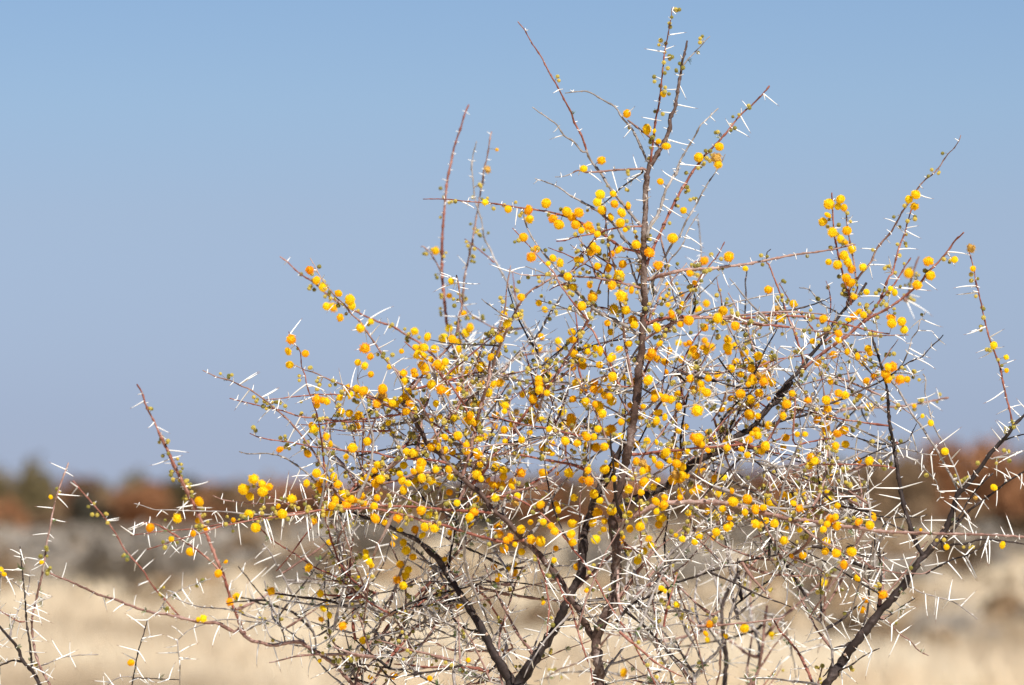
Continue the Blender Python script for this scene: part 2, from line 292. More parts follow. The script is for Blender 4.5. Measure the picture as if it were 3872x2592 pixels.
# ------------------------------------------------------------------ the thorn shrubs: traced branches
BR = '''b 70 34 0 a=0 G | @T 2200,7850 2215,5800 2235,4200 2258,3200 2262,2700 @O 1040,1560 1040,1450 1025,1320 1010,1200 1060,1060 1125,930 1180,750 1190,500 1180,300 @K 715,1250 760,1050 800,850 850,650 880,450 910,250 930,0 @G 490,1300 510,1100 525,900 530,700 525,500 525,300 530,100 @F 1880,450 1885,300 1895,150
d 70 30 .05 a=0 G | @T 2150,7850 2120,5600 2060,4200 2000,3400 1945,2800 @O 330,1640 370,1550 450,1420 540,1280 620,1160 700,1020 770,860 840,720 900,590 910,400 920,280 960,140 @K 560,1080 620,950 690,820 760,700 810,600
d 62 17 0 a=.02 G | @T 2250,7850 2420,5900 2640,4400 2900,3300 3060,2800 @P 700,1600 780,1500 850,1399 950,1250 1040,1120 1150,980 1250,850 1350,740 1450,620 1540,480 1620,390 1700,290 1750,220 1800,100 @L 1680,820 1750,760 1830,660 1900,560 1990,440 2090,340 2160,240 2240,160 2330,60
b 46 24 0 | @O 1010,1190 930,1060 870,930 800,830 720,700 620,560 500,420 400,340 330,250 230,150 130,80 @J 1420,1090 1350,1020 1270,950 1180,870 1100,790 1030,700 940,630 880,520 800,390 720,270
d 64 13 .1 | @O 330,1640 290,1530 225,1420 150,1300 80,1150 20,1040 @N 1980,950 1920,850 1850,740 1780,640 1700,510 1600,420 1530,350 1420,290 1300,230 1200,180 1080,150 960,100
d 52 15 .12 | @K 740,1150 920,1080 1080,1020 1250,930 1400,780 1600,690 1750,570 1900,480 1990,360 2130,230 2220,100 @H 120,1160 220,1020 330,910 420,790 520,670 590,560 680,430 760,340 830,270 905,160
m 26 10 -.1 | @K 720,1270 860,1250 1000,1180 1150,1130 1300,1120 1450,1120 1600,1125 1750,1145 1900,1190 2000,1220 @L 100,1000 250,1040 400,1050 550,1080 700,1100 850,1115 1000,1140 1150,1150 1300,1155 1450,1160 1600,1165 1750,1165 1900,1170 2100,1180 2240,1190
m 20 9 .1 a=.05 G | @T 2200,7850 2000,5600 1750,3900 1500,3000 @N 1080,1640 980,1568 900,1480 830,1400 700,1310 600,1250 520,1200 400,1210 300,1230 200,1210 120,1190 50,1140 @M 1430,1230 1400,1250 1300,1200 1200,1190 1100,1170 1000,1145 900,1130 800,1100 700,1060 600,1030 500,985 400,940 300,900
b 33 13 0 | @F 1893,190 1895,150 1920,60 @B 600,1370 680,1240 740,1100 750,1000 790,920 810,780 835,650 850,520 880,420 893,350
r 12 3 0 | @F 1920,60 @B 590,1320 610,1150 630,1000 655,880 675,700 690,560 705,420 730,300 755,160 766,65
g 7 4 0 | @B 860,555 900,500 940,460 1000,400 1050,340 1085,310
g 13 5 0 | @B 560,1370 520,1290 470,1180 420,1090 350,1010 300,930 260,890 160,840 80,790 0,775 @A 1650,790
m 12 9 0 | @B 650,1240 560,1150 480,1090 390,1020
g 15 10 0 | @F 1835,560 1760,470 1680,370 1600,280 1540,180 1500,120 1450,60 @A 1850,1330 1830,1270
r 10 5 0 | @A 1830,1270 1790,1150 1730,1040 1700,950 1640,840 1590,740 1530,640 1440,470 1370,370 1310,260 1250,185
g 9 5 0 | @A 1800,1290 1720,1200 1640,1150 1580,1060 1500,1000 1430,950 1375,910
m 12 8 0 | @F 1870,90 1720,95 1600,100 1480,115 1380,115 1310,100 1270,120
g 5 3 0 | @F 1270,120 1200,150 1120,157
g 16 5 0 | @F 1850,850 1780,760 1700,680 1640,580 1550,500 1440,420 1330,360 1240,310 1160,250 1070,210 950,170
r 13 4 0 | @F 1840,790 1700,760 1600,700 1500,630 1400,590 1310,530 1200,490 1100,460 950,435 800,415 620,385 480,372 350,362 200,345 0,343
r 9 6 0 | @F 1850,575 1700,580 1550,610 1400,645 1280,665 1200,695 1130,700
m 13 3 0 | @F 1860,1100 1740,1070 1600,1040 1450,1010 1300,1000 1150,995 1000,990 880,990 780,970 715,935
m 17 7 -.02 | @J 1235,880 1260,800 1310,620 1350,450 1400,250 1440,130 1470,20 @F 670,1540 730,1420 800,1260 900,1130 1000,1070 1100,1010 1250,960 1350,900 1440,830
g 17 6 0 | @F 1830,1500 1750,1440 1620,1370 1500,1310 1400,1230 1320,1140 1230,1050 1160,960 1080,870 1000,780 930,680 870,560 850,470
r 12 4 0 | @G 330,1480 280,1380 230,1260 150,1130 100,1020 40,950 @F 1400,1380 1300,1260 1220,1150 1160,1070 1110,970 1030,890 950,800 860,700 760,590
r 9 4 0 | @F 1680,1040 1570,1020 1500,960 1400,910 1290,850 1180,800 1060,755
r 16 6 0 | @J 1330,950 1430,830 1500,710 1600,610 1700,450 1850,260 1950,150 2050,0 @F 1300,1540 1400,1350 1460,1180 1510,1030 1570,870 1640,720
m 15 6 .02 | @K 870,100 @G 430,1480 400,1300 370,1130 355,1000 345,850 320,760 @F 1690,1200 1640,1000 1610,880 1570,740 1550,560 1540,450
g 14 8 .02 | @G 500,760 490,720 470,620 430,510 410,430 380,380
m 17 6 0 | @G 545,580 590,570 720,530 850,500 1000,490 1130,480 1250,465 1400,445 1530,420 1680,390 1850,360 1990,345 2100,325 @C 600,1225 700,1200 810,1175
r 16 6 0 | @G 530,955 550,950 650,915 750,900 900,895 1100,900 1300,910 1450,900 1620,875 1750,885 1900,895 2050,915 @H 580,480 700,505 850,540 1000,575 1100,590
m 13 5 -.02 | @G 520,1090 540,1080 620,1030 700,980 800,935 950,905 1150,905 1400,930 1550,960 1700,970 1850,1000 2050,1020 @H 650,585 800,600 1000,605 1260,600
r 12 5 .03 | @G 515,1400 560,1290 640,1150 700,1030 800,870 880,750 950,650 1000,560 1080,460 1150,370 1210,260
r 15 7 0 | @G 545,450 @F 1960,740 2000,650 2050,540 2100,430 2170,300 2230,200 @B 870,1568 950,1440 1050,1310 1150,1210 1260,1080 1340,980 1440,890 1520,810 1590,730
g 16 5 0 | @F 1890,660 1930,560 2000,450 2050,280 2100,190 2160,90 @B 790,1490 830,1370 880,1280 930,1200 960,1150 1000,1070 1050,1020 1100,970 1155,920
g 13 5 .04 | @G 545,700 640,520 700,400 750,300 830,210 880,90 930,10 @B 1060,1568 1120,1480 1160,1420 1215,1310
g 11 4 .03 | @G 540,890 600,760 650,650 690,570 740,420 800,350 860,270 890,180 940,90 990,20
d 9 6 .25 | @F 1860,110 1830,140 1700,230 1580,340 1500,400
m 12 4 0 | @J 720,270 730,170 715,80 @E 1390,1430 1330,1340 1260,1270 1200,1180 1140,1090 1090,1020 1040,940 960,870 900,790 830,730 760,640 690,540 650,460 610,395
m 12 3 0 | @J 730,380 600,290 520,250 400,200 300,170 200,120 100,80 @E 800,1440 700,1390 640,1365 560,1340 470,1300
r 11 5 0 | @J 740,370 600,390 450,410 300,420 150,430 60,415 0,405 @I 1650,395 1500,345 1380,320 1250,290 1150,265 1050,240
r 12 5 0 | @J 1100,790 1040,775 900,760 760,750 600,735 500,700 380,690 200,680 100,660 0,655 @I 1700,640 1550,610 1400,590 1300,570 1220,535
m 9 6 0 | @J 945,665 850,710 750,745 650,790 560,830 480,900 410,960
m 12 5 -.03 | @J 1190,870 1050,880 900,870 780,900 650,945 500,970 400,1000 300,1040 200,1060 100,1075 @I 1800,1085 1700,1095 1570,1125 1450,1130 1250,1130 1100,1115 1000,1100 910,1065
r 14 4 -.04 | @J 1470,1210 1300,1195 1150,1190 1000,1175 850,1160 700,1155 550,1150 420,1140 250,1160 @I 1850,1190 1700,1200 1550,1215 1400,1225 1300,1240 1150,1275 1000,1300 900,1320 750,1345 600,1355 450,1368 330,1385 210,1400
r 15 4 -.06 | @J 1760,1440 1600,1460 1450,1430 1300,1390 1180,1350 1050,1310 900,1280 780,1240 650,1210 520,1180 400,1170 200,1180 0,1190 @I 1650,1220 1500,1235 1400,1250 1250,1270 1100,1300 950,1330 850,1370 750,1400 600,1440 450,1490 350,1520
r 5 3 0 | @I 1570,1150 1490,1110 1420,1080 1370,1050 1300,1000 1250,960
m 12 5 .05 | @J 260,1140 168,1050 @I 1900,960 1870,880 1820,790 1760,690 1700,610 1640,530 1560,440 1500,380 1420,320 1370,270 1300,220 1220,165 1150,135 1060,90 960,65 900,40 820,5
r 10 4 0 | @I 1870,1000 1855,850 1840,700 1820,560 1800,420 1770,320 1740,230 1700,120 1690,50 @E 540,1320 530,1200 490,1130 430,1020
r 9 3 0 | @J 690,350 560,290 430,235 300,215 150,208 0,207 @I 1600,225 1450,245 1360,250
g 10 5 .02 | @I 1900,1050 1870,1010 1800,970 1720,890 1650,830 1560,770 1470,725 1350,705 1220,710 1130,690
g 9 4 0 | @I 1700,1225 1500,1225 1300,1225 1150,1215 1000,1200 800,1195 650,1190 500,1185 400,1180 300,1145 240,1130
r 15 8 .03 a=.36 | @M 1460,1260 1420,1160 1380,1060 1340,920 1300,830 1240,680 1200,580 1160,490 1100,370 1050,270 1010,180 960,80 @I 820,1330 790,1250 750,1160 710,1080 660,980 610,880 560,790 530,680 470,590 430,480 390,400 340,300 310,200 265,120
r 9 6 0 a=.35 | @M 1080,1165 1050,1130 980,1050 900,960 860,890 800,820 740,750 690,660 620,560 550,480 480,400 435,345
r 10 5 0 a=.2 | @M 1340,930 1300,870 1230,800 1150,740 1060,680 960,620 @I 760,1510 680,1460 600,1400 520,1350 430,1310 320,1290
r 9 6 .02 a=.05 | @N 1290,960 1240,940 1120,870 1020,790 920,720 830,650 740,610 650,570 560,510 470,450 370,390 280,330 190,240
m 12 6 .02 | @N 1000,1560 1010,1470 1070,1330 1100,1250 1180,1100 1250,960 1300,850 1310,780
d 12 6 .05 | @J 1190,1350 1190,1150 1210,1040 1230,900
d 13 7 .04 | @N 1780,640 1800,450 1830,300 1860,150 1890,0
r 12 5 0 | @J 1340,560 1330,500 1290,420 1250,310 1180,200 1110,100 1030,20 @E 1780,1480 1720,1390 1640,1310 1560,1230 1500,1180 1410,1105
m 14 8 0 | @J 1060,710 1020,580 980,480 940,400 900,330 860,260 830,250
r 9 8 .02 | @J 1440,830 1340,730 1240,640 1160,560 1060,500 960,440 860,390 740,330
r 13 6 .02 a=.38 | @J 1400,560 1280,300 1180,130 @E 1760,1330 1640,1210 1560,1130 1480,1080 1380,1020 1300,970 1200,940 1100,900 1000,850 900,800 800,740 700,660 640,600 560,550 500,510 430,440 355,385
m 15 7 0 | @J 730,260 760,200 820,140 @E 1500,1480 1560,1390 1640,1310 1720,1220 1790,1140 1840,1060 1860,970 1870,900 1895,800 1880,740 1870,640 1850,540
r 17 8 0 a=.6 | @J 1290,500 1285,420 1240,250 1210,80 @F 240,1520 200,1390 180,1200 165,1050 160,900 160,700 170,550 190,330 205,170 240,20 @A 680,1400 710,1250 760,1100 800,970 835,890
m 12 6 0 a=.58 | @J 1300,400 1250,300 1230,50 @F 300,1400 330,1250 350,1010 380,870 410,740 435,600 450,500 470,380 490,270 515,130 @A 955,1568 960,1450 990,1330 1010,1200 1025,1120
g 14 5 0 a=.5 | @J 2100,500 2000,250 1900,0 @F 950,1560 910,1480 850,1390 800,1260 770,1180 720,1070 660,960 610,870 570,770 520,680 500,560 470,450 440,350 420,180 410,20 @A 860,1450 870,1320 900,1200
r 7 4 0 | @F 600,880 520,810 430,740 350,680
m 8 5 0 | @F 155,960 110,880 60,800 0,745 @E 1550,300
d 12 8 .1 a=.25 | @F 900,1568 980,1480 1050,1350 1120,1250 1180,1150
d 10 7 0 a=.4 | @F 480,1560 520,1530 600,1500 660,1450
d 8 6 0 a=.3 | @G 1385,1080 1390,1000 1380,900 1390,700 1385,600 1400,500
g 9 6 0 a=.6 | @G 990,1300 990,1100 990,950 1000,700 1010,400 1000,200 980,50
g 8 4 .02 | @G 1275,1150 1270,1100 1250,1040 1230,970 1210,930
g 14 6 .02 | @K 940,370 1050,280 1150,220 @G 780,1500 900,1430 1000,1360 1100,1270 1250,1180 1400,1100 1560,1050 1660,980
d 12 6 .02 | @K 1290,30 @G 1400,1500 1460,1400 1500,1300 1550,1180 1620,1060 1650,1000
d 11 8 .03 | @K 1290,680 1290,520 1310,400 1330,280 1350,180
d 20 12 .1 a=.4 | @K 1690,540 1660,470 1600,370 1550,300 1520,250
d 14 8 .02 | @K 1640,640 1690,520 1740,420 1790,340
r 14 7 .02 | @K 890,715 1000,705 1150,685 1300,675 1450,655 1600,650 1800,630 2000,620 @L 287,1 @H 287,1501 400,1510 500,1490 620,1475
g 13 7 .03 | @K 860,930 1000,920 1200,800 1300,760 1450,690 1600,640 1750,590 1900,550 2100,530
g 10 6 0 | @K 920,490 1050,410 1180,360 1300,310 1380,300 1500,240 1650,190 1750,160 1950,110
g 15 8 0 | @K 880,190 750,175 600,170 450,145 300,110 150,95 0,85 @J 1700,95 1600,60 1500,30 1420,0
g 12 4 0 | @K 840,620 700,590 500,575 350,570 200,550 100,540
m 11 6 0 | @K 790,820 720,720 680,640 600,450 560,350 500,230 440,130 370,0
g 10 6 .05 | @K 850,460 780,380 650,310 500,220 430,170
g 14 6 0 | @K 680,1150 640,1060 600,960 540,890 500,800 430,720
r 8 4 -.06 | @O 1385,400 1390,250 1380,50 @K 940,1180 930,1060 910,960 890,880 870,800
m 10 6 -.04 | @O 1540,1300 1530,1180 1530,1050 1500,880 1480,750 1450,620 1430,520 1400,400 1380,300
r 11 7 -.1 | @J 1430,1080 1540,1070 1650,1075 1750,1120 1850,1180 1930,1250 2010,1330 @O 740,300 820,410 900,510 960,600 1030,700 1090,820 1150,920 1220,1030 1290,1120 1340,1220 1400,1340 1460,1440 1520,1560 1560,1640
r 10 6 -.08 | @O 480,380 510,430 540,560 580,650 600,780 620,900 610,1020 600,1150
r 11 7 -.08 | @O 640,560 750,830 800,900 830,1000 860,1100 890,1200 930,1320 970,1420 990,1560 1000,1640
d 13 7 .03 | @O 1190,1030 1250,960 1320,880 1480,810 1560,780 1680,710 1850,650 2000,600 2100,560 @P 0,530 150,480 250,455 400,430 480,415
m 10 5 0 | @P 340,110 380,180 420,260 480,340 560,420 650,470 760,520
m 8 4 0 | @P 480,400 560,470 690,550
g 7 5 .04 | @O 870,860 1000,850 1200,850 1320,870 1500,880 1680,910 1800,950 1950,980 2100,1000 2240,1010
g 6 4 .03 | @O 1200,1110 1300,1110 1400,1095 1550,1080 1700,1050 1850,1065 2000,1090 2240,1130
g 11 6 .02 | @O 1200,1010 1220,990 1320,860 1420,760 1560,560 1650,450 1800,330 1950,250 2120,205
g 16 9 .15 G a=.12 | @T 2260,7850 2450,5500 2580,3800 2600,2900 @O 1850,1568 1850,1500 1900,1430 1960,1360 2040,1290 2090,1200 2140,1060 2150,950
m 20 9 .1 | @O 1850,1560 1750,1420 1650,1300 1600,1200 1570,1120
d 22 14 .1 G a=.45 | @T 2290,7850 2500,5500 2680,3600 @P 80,1450 80,1399 90,1200 70,1000 60,830 100,700 180,560 240,470
m 17 12 .1 G a=.5 | @T 2300,7850 2550,5400 2780,3500 @P 270,1500 300,1399 340,1250 370,1080 380,950 400,800
d 6 4 .04 | @N 1310,940 1450,910 1600,890 1740,880 1900,860
g 12 6 .1 | @N 940,1400 950,1350 1010,1250 1100,1150 1200,1030 1280,950
d 8 4 -.03 | @N 1810,720 1790,715 1680,690 1550,700 1430,730 1300,770 1150,800 1060,880 960,950 870,1030 800,1120
g 11 7 .02 a=.3 | @N 660,1250 650,1160 610,1060 560,970 520,860 460,800 420,720 370,620 320,540 270,440 210,370
d 8 5 0 a=.3 | @N 400,1200 350,1020 300,940 240,850 160,760 80,660 0,560
g 8 6 .02 a=.15 | @N 560,1200 520,1180 400,1090 300,1040 200,1010 100,990 0,950 @M 1430,1130 1330,1110 1200,1100 1100,1070 1020,1030
d 9 5 0 | @N 1900,1580 1800,1590 1700,1568 1600,1520 1500,1480 1400,1440 1300,1430 1150,1400 1000,1390 850,1410 740,1450
g 8 4 0 | @N 2300,1590 2240,1568 2120,1530 2000,1460 1900,1400 1800,1355 1600,1340 1400,1335 1250,1325 1120,1330
g 8 4 0 a=.25 | @N 600,1250 300,1180 @M 1581,1200 1500,1190 1400,1175 1300,1180 1230,1200 1130,1240 1060,1300
g 6 4 0 a=.25 | @M 1060,1300 1065,1350 1075,1450 1075,1568
g 6 3 0 a=.25 | @M 930,1150 960,1110 1010,1040 1100,990 1180,960 1260,930
m 8 5 0 | @P 1260,890 1290,900 1330,930 1400,1010 1480,1060 1540,1130 1620,1175
g 7 4 0 | @P 1450,640 1480,660 1600,710 1750,750 1830,780 1900,830 1990,900
d 9 5 -.04 | @P 930,1300 960,1285 1050,1240 1130,1180 1250,1120
d 7 5 .03 | @P 1250,900 1290,900 1400,820 1520,740
d 13 7 .04 | @P 1240,820 1260,650 1260,500 1240,400 1215,340 1215,260
g 12 6 .04 | @P 900,1260 890,1130 860,1020 820,940 750,830 700,740 640,600
d 8 7 0 | @L 1690,1040 1620,1090 1700,1000 1760,900 1830,800 1900,720 1980,650
d 13 8 -.03 | @L 1540,1230 1650,1120 1750,990 1850,910 1960,830 2060,750 2150,690 2240,640 2330,600
g 7 4 0 | @L 1970,530 1990,520 2100,490 2240,460 2300,450
d 8 5 0 | @L 2080,370 2100,360 2160,340 2240,320 2300,310
m 11 6 -.04 | @L 240,1050 350,1100 450,1180 550,1240 650,1290 750,1340 850,1370 940,1440 1050,1470 1200,1500 1300,1500 1380,1500 1450,1470
d 10 6 .02 | @P 1600,555 1680,510 1800,450 1900,420 2000,370 2050,330
d 11 7 .02 | @P 1740,380 1790,340 1900,330 2000,300 2100,300 2200,310 2343,330 2400,340
g 9 6 .02 | @L 0,1370 150,1340 280,1310 400,1280 550,1240 650,1220 800,1180 1000,1150
r 9 6 0 | @L 1150,610 1050,590 900,580 700,575 550,575 400,570 330,590
r 6 4 0 | @L 340,590 430,540 500,480 570,430 620,390
g 12 8 -.03 | @L 330,590 240,590 150,600 50,580 0,560 @K 2100,830 2000,770 1900,760 1750,740
r 16 8 0 | @H 370,885 500,780 620,690 740,610 840,520 940,450 1060,390 1180,310 1280,230 1370,150 @C 1420,1420 1520,1320 1590,1240 1650,1150 1730,1075
r 12 6 0 | @H 860,500 950,410 1020,310 1080,240 1130,180 @C 1140,1520 1210,1400 1280,1290
r 11 6 .02 | @H 1020,310 1050,230 1100,100 @C 1120,1430 1150,1320 1190,1180 1230,1080 1260,970 1290,870
m 12 4 0 | @H 740,340 760,260 @C 760,1560 850,1440 900,1380 950,1310 990,1220 1050,1140 1100,1090 1150,1010 1210,900 1270,820 1330,720 1400,630 1470,580 1530,510 1580,430 1650,360 1690,300 1705,250
r 12 7 0 | @H 775,340 770,300 750,220 @C 740,1568 700,1400 670,1280 650,1180 630,1060 620,900 612,740
m 9 7 .04 | @H 800,280 @C 830,1550 820,1500 800,1330 770,1180 750,1060 740,1000 735,930
r 12 7 0 | @H 375,880 355,760 320,650 290,560 250,470 225,400 190,290 150,180 110,80 80,0 @C 60,1330
d 5 4 0 | @C 60,1330 60,1290 65,1240 95,1215
r 8 3 .02 | @H 530,640 500,600 440,540 400,480 330,400 280,350 230,270 190,200 165,160
g 8 4 .04 | @H 680,430 640,400 550,350 480,280 420,215 335,200
d 22 10 0 | @L 1385,1350 1320,1230 1270,1080 1230,950 1195,800 1170,650 1150,500 1120,330 1095,170 @H 1085,1100 1060,980 1030,860 1000,760 960,640 950,560
d 13 5 0 | @H 20,1370 110,1350 250,1310 400,1270 550,1200 700,1140 850,1070 950,1030 1010,1000 1110,940 1200,870 1310,810 1380,780 1450,700 1520,640 1555,600
g 7 4 0 | @H 1180,900 1190,860 1210,850 1270,710 1290,630 1340,560 1360,480 1410,400
g 12 9 0 | @L 1700,850 1690,820 1640,710 1570,580 1500,450 1430,350 1370,250 1300,160 1210,0 @H 1160,1040 1120,990
g 9 6 .03 | @L 1720,790 1660,620 1610,510 1560,400 1500,300 1460,200 1430,70 @H 1420,1150 1400,1080 1410,980 1385,930
m 18 9 0 a=.4 | @L 400,850 420,700 460,560 490,430 540,330 580,230 650,140 @H 750,1225 900,1215 1100,1210 1200,1205 1350,1180 1480,1155 1600,1130
g 9 6 .04 | @H 1085,1260 960,1170 900,1120 800,1070 700,1000 600,930 540,850
g 8 6 .02 | @H 1040,890 1030,880 960,840 900,800 830,760
g 9 6 .04 | @H 1010,990 970,950 880,850 780,720 700,640
g 9 6 0 a=.3 | @L 180,1000 240,920 350,820 450,740 550,690 650,640
r 9 6 0 a=.3 | @L 380,1010 440,970 560,900 700,850 840,800
g 7 5 .02 | @L 960,1120 940,1040 930,930 900,830
d 11 8 .03 | @L 1030,1560 1030,1520 1020,1330 985,1200
d 8 5 .04 | @L 800,560 860,530 960,480 1080,430 1200,400 1260,370 1300,290 1330,230
d 9 6 .04 | @L 1130,430 1110,410 950,390 830,350 730,330
g 8 5 -.02 | @L 1160,445 1190,440 1300,460 1400,490 1500,495
m 14 8 0 a=.7 | @H 1240,300 @C 1270,1568 1290,1450 1350,1280
r 11 5 .02 | @L 2120,310 2140,270 @H 2145,1380 2120,1240 2090,1130 2060,1000 2040,880 2000,770 1960,660 1920,530 1890,390 1860,260 1830,130 @C 1835,1540 1820,1400 1790,1290 1765,1185
d 20 9 .1 G a=.05 L | @T -150,7850 0,5600 100,3900 130,2900 @M 260,1640 240,1568 190,1480 140,1430 100,1340 60,1290 0,1220 -60,1150
d 12 5 0 L | @M 190,1460 180,1330 160,1200 150,1050 140,950 130,850 120,740
m 12 8 .05 L | @M 320,1640 300,1568 250,1480 210,1370 190,1200 210,1080 235,980 260,870 280,720 300,620 320,510 350,400 380,320 410,240
g 7 4 0 L | @M 200,1470 280,1440 350,1410 450,1390 590,1385
g 7 4 .05 L | @M 160,1110 230,1070 310,1040
r 6 4 .03 L | @M 120,1190 60,1160 0,1120 -40,1100
g 7 4 -.05 L | @M 145,1000 80,950 0,890 -40,870
d 10 8 0 L | @M 130,1430 80,1420 0,1450 -60,1480
g 9 5 .05 L | @M 60,1290 75,1200 110,1120 130,1050
g 7 4 .02 L | @M 0,1500 -20,1300 0,1000 5,850
g 6 4 0 L | @M 150,1050 175,960 180,880
d 9 6 0 a=.1 L | @T 480,3000 490,2700 @M 790,1600 790,1568 810,1450 830,1350 860,1260 880,1180
d 6 3 0 a=.1 L | @M 795,1530 830,1525 950,1530 1070,1535
g 7 4 .03 a=.1 L | @M 600,1620 640,1568 720,1520 800,1520'''
